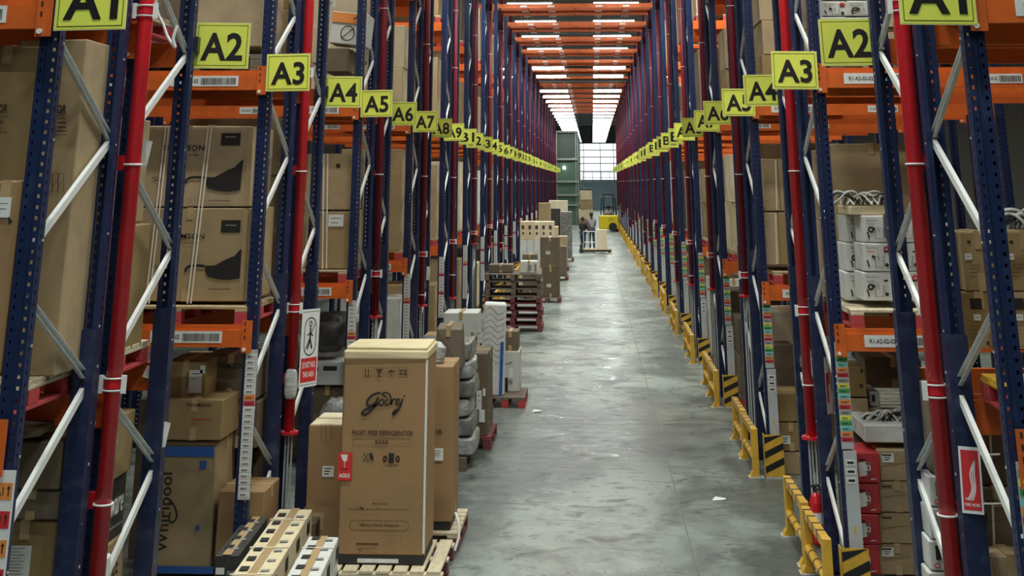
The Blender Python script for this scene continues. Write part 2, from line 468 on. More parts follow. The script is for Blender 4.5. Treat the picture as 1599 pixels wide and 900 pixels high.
def upright_mesh():
    m = MB().use('blue')
    W, D, P, H = 0.05, 0.075, 0.05, TOP
    def strip(p, q):                                  # solid strip between plan points p and q
        m.add([(p[0], p[1], 0), (q[0], q[1], 0), (q[0], q[1], H), (p[0], p[1], H)], [(0, 1, 2, 3)])
    def holed(p, q, hole=.033, off=0.0):
        z = 0.0; i = 0                                # 'hole' = height of the solid bridge between two slots
        while z < H - P:
            a = z + off
            m.add([(p[0], p[1], a + P - hole), (q[0], q[1], a + P - hole), (q[0], q[1], a + P), (p[0], p[1], a + P)], [(0, 1, 2, 3)])
            z += P
    # web (facing -y) with a groove down the middle
    strip((-W, 0), (-.036, 0)); holed((-.036, 0), (-.026, 0)); strip((-.026, 0), (-.016, 0))
    strip((-.016, 0), (-.011, .008)); strip((-.011, .008), (.011, .008)); strip((.011, .008), (.016, 0))
    strip((.016, 0), (.023, 0)); holed((.023, 0), (.037, 0)); strip((.037, 0), (W, 0))
    for s in (-1, 1):
        strip((s * W, 0), (s * W, .024)); holed((s * W, .026), (s * W, .037), .031, .012); strip((s * W, .038), (s * W, D))
        strip((s * W, D), (s * .022, D))
        strip((s * .022, D), (s * .022, D - .012))
    me = bpy.data.meshes.new('upright')
    me.from_pydata([tuple(p) for p in m.v], [], m.f)
    me.materials.append(MATS['blue'])
    ob = bpy.data.objects.new('upright', me); COL.objects.link(ob)
    so = ob.modifiers.new('s', 'SOLIDIFY'); so.thickness = .0025; so.offset = 0
    dg = bpy.context.evaluated_depsgraph_get()
    me2 = bpy.data.meshes.new_from_object(ob.evaluated_get(dg))
    bpy.data.objects.remove(ob)
    # foot plate and small zinc bolts
    e = MB().use('blue').box(-.07, .07, -.03, .11, 0, .008).use('zinc')
    for i in range(17):
        z = .35 + i * .47
        for s in (-1, 1): e.box(s * .051, s * .0565, .052, .062, z, z + .010)
    vs = [tuple(v.co) for v in me2.vertices] + [tuple(p) for p in e.v]
    n = len(me2.vertices)
    fs = [tuple(p.vertices) for p in me2.polygons] + [tuple(i + n for i in f) for f in e.f]
    mi = [0] * len(me2.polygons) + e.m
    me3 = bpy.data.meshes.new('upright'); me3.from_pydata(vs, [], fs)
    me3.materials.append(MATS['blue']); me3.materials.append(MATS['zinc'])
    me3.polygons.foreach_set('material_index', mi); me3.update()
    return me3
UP = upright_mesh()

def child(name, mesh, parent, loc=(0, 0, 0), rotz=0.0):
    o = bpy.data.objects.new(name, mesh); COL.objects.link(o); o.parent = parent
    o.location = loc; o.rotation_euler = (0, 0, rotz); return o
def mesh_of(name, mb, material=None):
    me = bpy.data.meshes.new(name); me.from_pydata([tuple(p) for p in mb.v], [], mb.f)
    if material: me.materials.append(MATS[material])
    else:
        for n in mb.mats: me.materials.append(MATS[n])
        me.polygons.foreach_set('material_index', mb.m)
    me.update(); return me

def channel(a, b, w=.042, d=.022):
    """galvanised C-shaped brace between a and b in the y-z plane"""
    m = MB()
    a, b = Vector(a), Vector(b); n = (b - a).normalized().cross(Vector((1, 0, 0)))
    m.bar(a, b, .004, w)
    for s in (-1, 1):
        o = n * (s * (w / 2 - .002)) + Vector((d / 2, 0, 0))
        m.bar(a + o, b + o, d, .004)
    return m
FRONT_NODES = [0.70 + 1.24 * i for i in range(6)]
REAR_NODES = [1.32 + 1.225 * i for i in range(6)]
def both_sides(m, d):
    if d > 0:
        return m
    for p in m.v: p.x = -p.x
    return m

BEAM_L = 2.7
def beam_mesh():
    m = MB().use('orange')
    # stepped box section, front face at y=0, z from -.16 to 0
    m.box(0.055, BEAM_L - .055, 0, .045, -.16, -.035).box(0.055, BEAM_L - .055, .012, .045, -.035, 0)
    return mesh_of('beam', m)
def connector_mesh(s):
    m = MB().use('orange')
    m.box(-.048, .05, -.006, 0, -.235, .03) if False else m.box(-.03, .052, -.008, -.001, -.20, .035)
    m.use('white_metal')
    m.tube([(-.005, -.02, -.175), (-.005, -.008, -.175)], .014, 10)
    m.use('guard_brown')
    for z in (.0, -.05, -.10): m.box(-.012, .0, -.0095, -.0075, z, z + .025)
    me = mesh_of('beam_connector', m)
    return me
def barcode_mesh(w=.34, h=.075):
    m = MB().use('paper').box(0, w, -.0025, -.0005, -.055 - h, -.055)
    m.use('ink')
    R = random.Random(3)
    x = w * .45
    while x < w - .02:
        t = R.choice((.003, .005, .008)); m.box(x, x + t, -.0032, -.0026, -.055 - h * .85, -.055 - h * .2); x += t + R.choice((.003, .005))
    put_text(m, 'R1-A2-02-02', w * .24, -.0033, -.055 - h * .5, w * .34, h * .38)
    return mesh_of('barcode_label', m)
BEAM = beam_mesh(); CONN = connector_mesh(0); BARC = barcode_mesh(); BARL = barcode_mesh(.58, .085)

LEVELS = [1.90, 3.87, 5.85, 7.95]
def make_half_rack(d, nodes, near):
    r = empty('pallet_rack', (0, 0, 0))
    for X in (0, d * (BEAM_L + .1)):
        child('upright', UP, r, (X, 0, 0)); child('upright', UP, r, (X, DEPTH, 0), math.pi)
    br = mesh_of('brace', both_sides(channel((0, .06, -.50), (0, DEPTH - .05, .0)), d), 'white_metal')  # paler metal puts the light these braces catch into their colour
    du = mesh_of('brace', both_sides(channel((0, .06, .50), (0, DEPTH - .05, .04)), -d), 'zinc')
    if near:
        for z in nodes:
            child('brace', br, r, (-d * .014, 0, z)); child('brace', du, r, (d * .006, 0, z))
    else:
        m = MB()
        for z in nodes:
            for dz0, q in (((-.50, 0.0), 'white_metal'), ((.50, .04), 'zinc')):
                c = channel((0, .06, z + dz0[0]), (0, DEPTH - .05, z + dz0[1])); m.use(q); m.add(c.v, c.f)
        child('bracing', mesh_of('bracing', m), r)
    for z in LEVELS:
        for y, rot in ((-.046, 0), (DEPTH + .046, math.pi)):
            x0 = 0 if (rot == 0) == (d > 0) else d * BEAM_L
            b = child('beam', BEAM, r, ((0 if d > 0 else -BEAM_L - 0) if rot == 0 else (BEAM_L if d > 0 else 0), y, z), rot)
            if near:
                if rot == 0:
                    child('beam_connector', CONN, b, ((.005 if d > 0 else BEAM_L - .03), 0, 0))
                    child('beam_connector', CONN, b, ((.005 if d < 0 else BEAM_L - .03), 0, 0))
                    child('barcode_label', BARL, b, (.20 if d > 0 else BEAM_L - .80, 0, .01))
                    child('barcode_label', BARC, b, (1.3, 0, 0))
    if near:
        g = MB().use('blue_dark').box(-.056, .056, DEPTH - .10, DEPTH + .006, 0.02, 2.22)
        g.box(-.03, .03, DEPTH + .004, DEPTH + .010, 0.1, .95).box(-.03, .03, DEPTH + .004, DEPTH + .010, 1.1, 2.1)
        g.use('zinc')
        for i in range(5):
            z = .15 + i * .47
            for s in (-1, 1): g.box(s * .0562, s * .060, DEPTH - .045, DEPTH - .033, z, z + .012)
        child('upright_sleeve', mesh_of('upright_sleeve', g), r)
    return r
protos = {}
for d in (-1, 1):
    for half, nodes in ((0, FRONT_NODES), (1, REAR_NODES)):
        for near in (0, 1): protos[d, half, near] = make_half_rack(d, nodes, near)
kids = child_map()
used = set()
for k in range(ROWS):
    for d in (-1, 1):
        for half in (0, 1):
            near = 1 if k < 4 else 0
            key = (d, half, near)
            if key in used: r = copy_tree(protos[key], None, kids)
            else: r = protos[key]; used.add(key)
            r.location = (sx(d) - (.02 if half == 0 else 0), row_y(k) if half == 0 else row_y2(k), 0)
            c = code(2 * k + half)
            tag(r, 'blue pallet rack with orange beams beside the %s sign, %s' % (c, SIDE[d]), 'pallet rack', 'pallet racks along the aisle')

# ------------------------------------------------------------------ overhead tunnel levels across the aisle
ohp = None
for k in range(ROWS):
    for half in (0, 1):
        c = code(2 * k + half)
        lab = 'orange beams bridging the aisle overhead between the two %s signs' % c
        if ohp is None:
            ohp = empty('overhead_rack_level', (0, 0, 0))
            for y, rot in ((-.046, 0), (DEPTH + .046, 1)):
                m = MB().use('orange'); L = XR - XL
                s = 1 if rot == 0 else -1
                h = .125 if rot == 0 else .07
                m.box(.06, L - .06, 0, s * .045, -h, -.03).box(.06, L - .06, s * .012, s * .045, -.03, 0)
                m.box(.055, .065, -s * .006, 0, -.2, .03).box(L - .065, L - .055, -s * .006, 0, -.2, .03)
                m.use('paper')
                for x in (.7, 1.5, 2.9, 3.7): m.box(x, x + .2, -s * .003, -s * .001, -.10, -.05)
                child('beam', mesh_of('beam', m), ohp, (0, y, 0))
            m = MB()
            for x in (.9, 2.3, 3.7): m.box(x - .02, x + .02, 0.005, DEPTH - .005, -.06, -.02)
            child('cross_tie', mesh_of('cross_tie', m, 'orange'), ohp)
            r = ohp; ok = child_map()
        else: r = copy_tree(ohp, None, ok)
        r.location = (XL, row_y(k) if half == 0 else row_y2(k), 7.95)
        tag(r, lab, 'overhead beam', 'overhead beam levels across the aisle')

# ------------------------------------------------------------------ lamps over the lanes between the rack rows
def lamp_proto(drop):
    r = empty('tube_lamp', (0, 0, 0))
    m = MB().box(-.72, .72, -.06, .06, .055, .09).box(-.74, -.71, -.05, .05, -.03, .06).box(.71, .74, -.05, .05, -.03, .06)
    for x in (-.5, .5): m.box(x - .004, x + .004, -.004, .004, .09, drop)
    child('housing', mesh_of('housing', m, 'white_metal'), r)
    t = MB().tube([(-.71, 0, 0), (.71, 0, 0)], .06, 12)
    child('tube', mesh_of('tube', t, 'tube_light'), r)
    return r
LD = bpy.data.lights.new('lamp_light', 'AREA'); LD.shape = 'RECTANGLE'; LD.size = 1.4; LD.size_y = .12
LD.energy = LAMP_W; LD.color = (0.93, 1.0, 0.95); LD.spread = math.radians(LAMP_SPREAD)
lps = {}
OFF = {1: .55, 2: .12, 3: 1.25, 4: .4, 5: 1.25, 7: .6}
LDS = {}
def lamp_data(f, col=(0.93, 1.0, 0.95)):
    key = (f, col)
    if key not in LDS:
        q = LD.copy(); q.energy = LAMP_W * f; q.color = col; LDS[key] = q
    return LDS[key]
for k in range(-3, 33):  # hindmost rows, out of view, are added as front fill
    y = Y0 + PITCH * k + 3.55
    zl = 8.42 if k < 7 else ({7: 8.36, 8: 8.33, 9: 8.29, 10: 8.26, 11: 7.88, 12: 7.86}[k] if k < 13 else 7.47)
    spots = [(-1.90, SIDE[-1]), (0.86, SIDE[1])]
    if 0 <= k < 13: spots += [(-4.4, 'unseen in rack lane on the ' + SIDE[-1][:18]), (3.6, 'unseen in rack lane on the guard rail side')]  # unseen lane lamps: rail side inferred from floor pools, goods side added
    for x, nm in spots:
        if zl not in lps: lps[zl] = r = lamp_proto(9.7 - zl); lk = child_map()
        else: r = copy_tree(lps[zl], None, lk)
        r.location = (x, y, zl)
        if 0 <= k < ROWS - 1: lab = 'white tube lamp overhead between signs %s and %s, %s' % (code(2 * k + 1), code(2 * k + 2), nm)
        elif k < 0: lab = 'white tube lamp overhead %s the A1 signs, %s' % ('just added-before added-farther-before well-before'.split()[-k - 1].replace('-', ' '), nm)
        else: lab = 'white tube lamp beyond the last racks, tube row %s, %s' % ('nearest far farther fourth fifth sixth seventh eighth ninth tenth eleventh twelfth thirteenth'.split()[k - ROWS + 1], SIDE[-1] if x < 0 else SIDE[1])
        tag(r, lab, 'lamp', 'tube lamps under the roof')
        lo = bpy.data.objects.new('lamp_light', lamp_data(OFF.get(k, 1.0) if abs(x) < 3 else LANE_F * (.6 if x < 0 else (1.0 if k < 3 else 2.0)), (0.93, 1.0, 0.95) if abs(x) < 3 else (1.0, 0.95, 0.80))); COL.objects.link(lo); lo.parent = r; lo.location = (0, 0, -.075)

# ------------------------------------------------------------------ sprinkler risers between the back-to-back racks
def riser(d, zb):
    r = MB().tube([(0, 0, zb), (0, 0, 8.3)], .044, 20)
    return r
CL = [.22, 1.35, 1.93, 3.07, 3.94, 5.1, 6.2, 7.3]
clampm = {}
for d in (-1, 1):
    m = MB().use('white_metal')
    pts = [(.050 * math.cos(t), .050 * math.sin(t), 0) for t in [i * math.pi / 8 for i in range(17)]]
    m.tube(pts, .006, 6)
    m.use('red_pipe').box(d * .03, d * .11, .02, .045, -.03, .05)
    clampm[d, 0] = mesh_of('pipe_clamp', m)
    m = MB().use('red_pipe').tube([(0, 0, -.02), (0, 0, .02)], .05, 16).use('white_metal')
    m.tube([(p[0] * 1.1, p[1] * 1.1, .03) for p in pts], .005, 6).tube([(p[0] * 1.1, p[1] * 1.1, -.03) for p in pts], .005, 6)
    for s in (-1, 1): m.box(s * .05, s * .075, -.03, -.01, -.045, .045)
    m.use('red_pipe').box(d * .03, d * .12, -.01, .03, -.05, .01)
    clampm[d, 1] = mesh_of('pipe_clamp', m)
pipes = {}
for k in range(ROWS):
    y = row_y(k) + DEPTH + GAP / 2
    for d in (-1, 1):
        X = sx(d) - d * .10 if d > 0 else XL + .08
        zb = 0.10 if k == 0 else (.95 + .25 * ((k * 3 + (d > 0)) % 4) * (1 if k > 1 else 0))
        r = empty('sprinkler_pipe', (X, y, 0), 'red sprinkler pipe between the racks signed %s and %s, %s' % (code(2 * k), code(2 * k + 1), SIDE[d]),
                  'pipe', 'red sprinkler pipes up the rack ends')
        key = round(zb, 2)
        key = (key, k < 2)
        if key not in pipes: pipes[key] = mesh_of('pipe', riser(d, zb), 'red_pipe' if k < 2 else 'red_shaded')
        pipes[key].polygons.foreach_set('use_smooth', [True] * len(pipes[key].polygons))
        child('pipe', pipes[key], r)
        if k:
            if 'fl' not in pipes:
                m = MB().use('red_pipe').tube([(0, 0, -.012), (0, 0, .008)], .085, 18).use('zinc')
                for i in range(6): m.tube([(.068 * math.cos(i * 1.047), .068 * math.sin(i * 1.047), -.02), (.068 * math.cos(i * 1.047), .068 * math.sin(i * 1.047), .018)], .007, 6)
                pipes['fl'] = mesh_of('flange', m)
            child('flange', pipes['fl'], r, (0, 0, zb))
            if k < 6:
                m = MB()
                for x in (-.025, .0, .03): m.tube([(x, 0.01, .04), (x, 0.01, zb - .01)], .008, 6)
                child('conduit', mesh_of('conduit', m, 'zinc'), r)
        for i, z in enumerate(CL):
            if z > zb + .1 and (k < 8 or i % 2): child('pipe_clamp', clampm[d, 1 if i in (2, 4) else 0], r, (0, 0, z))

# ------------------------------------------------------------------ rack end signs
SW, SH = .375, .305
sboard = MB().use('sign_edge').box(-SW / 2, SW / 2, 0, .004, -SH / 2, SH / 2)
sboard.use('sign_yellow').box(-SW / 2 + .006, SW / 2 - .006, -.001, .001, -SH / 2 + .006, SH / 2 - .006)
sboard.use('sign_black')
a, b, t = SW / 2 - .018, SH / 2 - .018, .0035
for x0, x1, z0, z1 in ((-a, a, b - t, b), (-a, a, -b, -b + t), (-a, -a + t, -b, b), (a - t, a, -b, b)): sboard.box(x0, x1, -.002, -.0008, z0, z1)
SB = mesh_of('sign_board', sboard)
bk = MB().box(-.02, .02, .004, .012, -.03, .03)
SBR = {}
for half in (0, 1):
    for d in (-1, 1):
        SBR[half, d] = mesh_of('bracket', MB().box(d * .15, d * .183, *((.004, .078) if half == 0 else (-.07, 0)), -.05, .05), 'dark_metal')
letters = {}
for k in range(ROWS):
    for half in (0, 1):
        n = 2 * k + half; c = code(n)
        m = MB(); put_text(m, c, 0, -.0035, -.008, .285, .186, bold=.026)
        lm = mesh_of('lettering', m, 'sign_black')
        for d in (-1, 1):
            y = row_y(k) - .075 if half == 0 else row_y2(k) + DEPTH + .06
            X = (-2.515 if d < 0 else 1.70) + (0.02 * math.sin(n * 2.3))
            r = empty('aisle_sign', (X, y, 3.85 + .006 * math.sin(n * 1.7)), 'yellow rack sign reading %s, %s' % (c, SIDE[d]), 'sign', 'yellow signs on the rack ends')
            r.rotation_euler = (0, .012 * math.sin(n * 3.1 + d), .05 * math.sin(n * 2.7 + d))
            child('sign_board', SB, r); child('lettering', lm, r); child('bracket', SBR[half, d], r)

# ------------------------------------------------------------------ location label strips and grey covers on the front uprights
def strip_mesh(colours, cell, h0):
    m = MB().use('cover_grey').box(-.047, .047, 0, .005, -h0, 0)
    z = -.03
    R = random.Random(5)
    for c in colours:
        m.use(c).box(-.044, .044, -.0015, 0, z - cell + .007, z)
        m.use('ink')
        x = -.03
        while x < .018:
            t = R.choice((.003, .005)); m.box(x, x + t, -.0022, -.0014, z - cell * .68, z - cell * .30); x += t + .003
        m.box(.030, .033, -.0022, -.0014, z - cell * .72, z - cell * .2)
        z -= cell
    return mesh_of('location_strip', m)
six = ['c_grey', 'c_yellow', 'c_green', 'c_teal', 'c_orange', 'c_red']
ST_COL = strip_mesh(six * 3, .037, .74)
ST_WHITE = strip_mesh(['paper'] * 7 + ['c_orange', 'c_red'] + ['paper'] * 15, .042, 1.05)
ST_MIX = strip_mesh((['paper'] * 5 + ['c_red']) * 2 + ['paper'] * 7, .05, 1.0)
cv = MB().use('cover_grey').box(-.05, .05, -.004, .006, -1.02, 0)
for z in (-.06, -.12, -.18): cv.use('paper').box(-.035, .035, -.0055, -.004, z - .04, z).use('ink').box(-.025, .025, -.0062, -.0054, z - .028, z - .012)
cv.use('guard_yellow').box(-.01, .005, -.0055, -.004, -.55, -.50)
COV = mesh_of('upright_cover', cv)
def put_mesh(name, mesh, loc, label, cat, group=None, rotz=0.0):
    o = bpy.data.objects.new(name, mesh); COL.objects.link(o); o.location = loc; o.rotation_euler = (0, 0, rotz)
    WORLD[o.name] = Vector(loc)
    return tag(o, label, cat, group)
for k in range(ROWS):
    c = code(2 * k)
    put_mesh('location_strip', ST_COL, (XR, row_y(k) - .012, 1.80), 'rainbow coloured location label strip on the upright below sign %s, guard rail side' % c, 'label strip', 'coloured location strips')
    if k: put_mesh('upright_cover', COV, (XR + .01, row_y(k) - .012, 1.05), 'light grey protective cover at the foot of the rack signed %s, guard rail side' % c, 'cover', 'grey covers on the rack feet')
    if k != 0: put_mesh('location_strip', (ST_WHITE if k < 3 else (ST_WHITE if k % 2 else ST_MIX)), (XL, row_y(k) - .012, 1.72), 'white location label strip on the upright below sign %s, goods side' % c, 'label strip', 'white location strips')
    if k == 0:
        m = MB().use('sign_white').box(-.05, .05, 0, .005, -.9, 0)
        for i in range(7):
            z = -.05 - i * .115; m.use('c_orange' if i % 2 == 0 else 'c_red').box(-.042, .042, -.0015, 0, z - .07, z)
            m.use('ink'); put_text(m, 'A1', -.015, -.0022, z - .035, .035, .035); m.poly([(.022, z - .055), (.028, z - .055), (.028, z - .025), (.034, z - .025), (.025, z - .01), (.016, z - .025), (.022, z - .025)], -.0022)
        put_mesh('location_strip', mesh_of('location_strip', m), (XL, row_y(0) - .012, 1.72), 'white strip with orange and red arrow labels below the A1 sign, goods side', 'label strip')

# ------------------------------------------------------------------ yellow guard rails and striped end plates
def guard_proto():
    r = empty('guard_rail', (0, 0, 0))
    for y in (0, 1.0):
        m = MB().use('guard_yellow').cbox(-.035, .035, y - .04, y + .04, .008, .47, .005).use('zinc').box(-.08, .08, y - .07, y + .07, 0, .008)
        m.use('guard_yellow').add([(-.036, y - .05, .008), (-.07, y - .05, .008), (-.036, y - .05, .06), (-.036, y + .05, .008), (-.07, y + .05, .008), (-.036, y + .05, .06)], [(0, 1, 2), (5, 4, 3), (1, 4, 5, 2)])
        child('post', mesh_of('post', m), r)
    m = MB(); n = 4
    for i in range(n):
        a = .045 + (1.0 - .09) * i / n; b = .045 + (1.0 - .09) * (i + 1) / n; q = a + (b - a) * .80
        m.use('guard_yellow').box(-.03, .03, a, q, .40, .465).use('guard_brown').box(-.0305, .0305, q, b, .3995, .4655)
    child('top_rail', mesh_of('top_rail', m), r)
    m = MB().use('guard_yellow').tube([(0, .04, .18), (0, .96, .18)], .035, 10).use('guard_brown')
    for y in (.25, .5, .75): m.tube([(0, y, .18), (0, y + .03, .18)], .0365, 10)
    child('lower_rail', mesh_of('lower_rail', m), r)
    return r
def plate_proto(d):
    m = MB().use('guard_yellow').box(-.10, .10, 0, .006, .02, .42).box(-.10 * d - .003, -.10 * d + .003, 0, .12, .02, .42).use('sign_black')
    for i in range(3):
        z = .05 + .14 * i
        pts = [(-.10, z), (.10, z + .09), (.10, min(.42, z + .155)), (-.10, z + .065)]
        m.poly(pts, -.0012)
    m.use('zinc').box(-.1, .1, .0, .14, 0, .02)
    return mesh_of('striped_plate', m)
gp = guard_proto(); gk = child_map(); PL = plate_proto(1); first = True
for k in range(1, ROWS):
    for half in (0, 1):
        for d in (-1, 1):
            if d < 0 and k < 3: continue
            if d < 0 and k in (5, 12): continue
            c = code(2 * k + half)
            r = gp if first else copy_tree(gp, None, gk); first = False
            r.location = ((1.69 if d > 0 else -2.40) + (.015 if half else 0), row_y(k) + .0 + half * 1.22, 0)
            tag(r, 'low yellow guard rail on the floor below the %s sign, %s' % (c, SIDE[d]), 'guard rail', 'yellow guard rails at the rack feet')
    for d in (-1, 1):
        if d < 0 and k < 3: continue
        put_mesh('striped_plate', PL, (1.885 if d > 0 else -2.6, row_y(k) - .09, 0), 'striped plate at the foot of the %s rack, %s' % (code(2 * k), SIDE[d]), 'guard plate', 'striped plates at the rack feet')

# ------------------------------------------------------------------ builders for goods
PALS = {}
def pallet(x0, y0, z0, w, l, label, deck='wood', block='wood_red', group='pallets', boards=7, flip=False):
    """wooden pallet: deck over three runners (runners along y unless flipped)"""
    r = empty('pallet', (x0 + w / 2, y0 + l / 2, z0), label, 'pallet', group)
    key = (round(w, 2), round(l, 2), deck, block, boards, flip)
    if key not in PALS:
        R = random.Random(len(PALS)); m = MB()
        for i in range(boards):
            gap = l / boards
            a = -l / 2 + gap * i + .008; b = a + gap * (.80 if boards < 9 else .9)
            if flip:
                gap = w / boards; a = -w / 2 + gap * i + .006; b = a + gap * .82
                m.cbox(a, b, -l / 2 + R.uniform(-.006, .006), l / 2, .112, .134, .003)
            else: m.cbox(-w / 2 + R.uniform(-.006, .006), w / 2, a, b, .112, .134, .003)
        if flip:
            for y in (-l / 2 + .05, 0, l / 2 - .05): m.cbox(-w / 2, w / 2, y - .05, y + .05, .092, .112, .003)
        else:
            for x in (-w / 2 + .05, 0, w / 2 - .05): m.cbox(x - .05, x + .05, -l / 2, l / 2, .092, .112, .003)
        n = MB()
        if flip:
            for x in (-w / 2 + .07, 0, w / 2 - .07): n.cbox(x - .06, x + .06, -.05, .05, .02, .092, .004)
            n.cbox(-w / 2, w / 2, -.05, .05, 0, .02, .003)
            pos = [(0, -l / 2 + .05, 0), (0, 0, 0), (0, l / 2 - .05, 0)]
        else:
            for y in (-l / 2 + .07, 0, l / 2 - .07): n.cbox(-.05, .05, y - .07, y + .07, .02, .092, .004)
            n.cbox(-.05, .05, -l / 2, l / 2, 0, .02, .003)
            pos = [(-w / 2 + .05, 0, 0), (0, 0, 0), (w / 2 - .05, 0, 0)]
        PALS[key] = (mesh_of('deck', m, deck), mesh_of('runner', n, block), pos)
    dk, rn, pos = PALS[key]
    child('deck', dk, r)
    for p in pos: child('runner', rn, r, p)
    return r

def carton(x0, x1, y0, y1, z0, z1, label, m='carton', tape=True, group=None, cat='carton', name='carton', warp=.004, tag_at=None, seed=0, rot=0.0, tapem='tape', kind=None):
    R = random.Random(seed + int(abs(x0 * 977) + abs(y0 * 331) + abs(z0 * 113)))
    x0, x1 = min(x0, x1), max(x0, x1)
    b = MB().cbox(x0, x1, y0, y1, z0, z1, .007, warp, R)
    o = obj(name, b, m, origin=((x0 + x1) / 2, (y0 + y1) / 2, z0))
    tag(o, label, cat, group)
    if tape:
        t = MB(); wx = (x1 - x0); ly = (y1 - y0); cx = (x0 + x1) / 2; cy = (y0 + y1) / 2; tw = min(.025, wx / 6); e = .0012 + warp
        if wx >= ly or R.random() < .5:
            t.box(cx - tw, cx + tw, y0 - e, y1 + e, z1, z1 + e); d = min(.09, (z1 - z0) * .3)
            t.box(cx - tw, cx + tw, y0 - e, y0 - e * .1, z1 - d, z1)
            t.box(cx - tw, cx + tw, y0 - e, y0 - e * .1, z0, z0 + d)
        else:
            t.box(x0 - e, x1 + e, cy - tw, cy + tw, z1, z1 + e); d = min(.09, (z1 - z0) * .3)
            t.box(x0 - e, x0 - e * .1, cy - tw, cy + tw, z1 - d, z1); t.box(x1 + e * .1, x1 + e, cy - tw, cy + tw, z1 - d, z1)
            t.box(x1 + e * .1, x1 + e, cy - tw, cy + tw, z0, z0 + d)
        obj('tape', t, tapem, o)
    if tag_at is not None:                                # small white shipping label on the face towards the viewer
        u, v = tag_at; w, h = min(.11, (x1 - x0) * .3), min(.08, (z1 - z0) * .3)
        cx = x0 + (x1 - x0) * u; cz = z0 + (z1 - z0) * v; e = warp + .002
        p = MB().use('paper').box(cx - w / 2, cx + w / 2, y0 - e, y0 - e + .001, cz - h / 2, cz + h / 2).use('ink')
        for i in range(3): p.box(cx - w * .35, cx + w * (.3 - .12 * i), y0 - e - .0006, y0 - e, cz + h * (.22 - .25 * i), cz + h * (.32 - .25 * i))
        lb = obj('shipping_label', p, None, o)
    if rot: o.rotation_euler = (0, 0, rot)
    return o

def marks(parent, y, items, name='printing'):
    """inked print on the viewer-facing side: items are ('text', s, cx, cz, w, h, ink[, rot]), ('box', ...), ('frame', ...), ('poly', pts, ink), ('line', pts, w, ink)"""
    m = MB()
    for i, it in enumerate(items):
        yy = y - .0004 * (i % 4)
        if it[0] == 'text':
            m.use(it[6]); put_text(m, it[1], it[2], yy, it[3], it[4], it[5], rot=(it[7] if len(it) > 7 else 0), bold=(it[8] if len(it) > 8 else .015))
        elif it[0] == 'box': m.use(it[5]); m.poly([(it[1], it[3]), (it[2], it[3]), (it[2], it[4]), (it[1], it[4])], yy)
        elif it[0] == 'frame':
            t = it[6]; m.use(it[5]); x0, x1, z0, z1 = it[1:5]
            m.ribbon([(x0, z0), (x1, z0), (x1, z1), (x0, z1)], t, yy, True)
        elif it[0] == 'poly': m.use(it[2]); m.poly(it[1], yy)
        elif it[0] == 'line': m.use(it[3]); m.ribbon(it[1], it[2], yy)
        elif it[0] == 'loop': m.use(it[3]); m.ribbon(it[1], it[2], yy, True)
    return obj(name, m, None, parent)

def side_marks(parent, x, items, name='side_printing'):
    """the same kind of print on a face whose normal is along x (towards the aisle); items use (y, z)"""
    m = MB()
    for it in items:
        m.use(it[5]); y0, y1, z0, z1 = it[1:5]
        m.add([(x, y0, z0), (x, y1, z0), (x, y1, z1), (x, y0, z1)], [(0, 1, 2, 3)])
    return obj(name, m, None, parent)

def rrect(cx, cz, w, h, r, n=6):
    pts = []
    for qx, qz, a0 in ((1, -1, -90), (1, 1, 0), (-1, 1, 90), (-1, -1, 180)):
        for i in range(n + 1):
            a = math.radians(a0 + 90 * i / n); pts.append((cx + qx * (w / 2 - r) + r * math.cos(a), cz + qz * (h / 2 - r) + r * math.sin(a)))
    return pts

def soft_bag(x0, x1, y0, y1, z0, z1, label, m='plastic', group=None, name='wrapped_bundle', cat='bundle', seed=1, amp=.03, parent=None, power=4.0):
    """rounded, creased bundle: super-ellipsoid with noise"""
    from mathutils import noise as nz
    nu, nv = 40, 22; vs = []; fs = []
    cx, cy, cz = (x0 + x1) / 2, (y0 + y1) / 2, (z0 + z1) / 2
    a, b, c = (x1 - x0) / 2, (y1 - y0) / 2, (z1 - z0) / 2
    def sp(v, p): return math.copysign(abs(v) ** (2 / p), v)
    for j in range(nv + 1):
        ph = -math.pi / 2 + math.pi * j / nv
        for i in range(nu):
            th = 2 * math.pi * i / nu
            p = Vector((a * sp(math.cos(ph), power) * sp(math.cos(th), power), b * sp(math.cos(ph), power) * sp(math.sin(th), power), c * sp(math.sin(ph), power)))
            q = Vector((cx + p.x, cy + p.y, cz + p.z))
            n = nz.noise(q * 6 + Vector((seed * 7.3, 0, 0))) + .6 * nz.noise(q * 15 + Vector((0, seed * 3.1, 0)))
            d = p.normalized() * n * amp; d.z *= .5
            q += d; q.z = min(max(q.z, z0), z1 + .01)
            vs.append(q)
    for j in range(nv):
        for i in range(nu):
            a_, b_ = j * nu + i, j * nu + (i + 1) % nu
            fs.append((a_, b_, b_ + nu, a_ + nu))
    mb_ = MB().add(vs, fs)
    o = obj(name, mb_, m, parent, smooth=True, origin=None if parent is not None else (cx, cy, z0))
    if parent is None: tag(o, label, cat, group)
    return o

# ------------------------------------------------------------------ goods on the racks: pallets and cartons, each its own object
LEVEL_Z = [0.0, 1.90, 3.87, 5.85]
LEVEL_N = ['floor', 'lower shelf', 'middle shelf', 'upper shelf']
SKIP = {(-1, 0, 0, 0), (-1, 0, 0, 1), (-1, 0, 1, 0), (-1, 0, 1, 1), (-1, 1, 0, 0), (-1, 1, 0, 1), (-1, 1, 0, 2), (-1, 2, 0, 0), (-1, 2, 0, 1), (-1, 2, 0, 2),
        (1, 0, 0, 0), (1, 0, 0, 1), (1, 0, 1, 0), (1, 0, 1, 1), (1, 1, 0, 0), (1, 1, 0, 1), (1, 1, 0, 2), (1, 2, 0, 0), (1, 2, 0, 1), (1, 1, 1, 0)}
TONES = [('carton', 'tan'), ('carton', 'tan'), ('carton_dark', 'dark brown'), ('carton_light', 'cream'), ('carton', 'tan'), ('carton_white', 'white')]
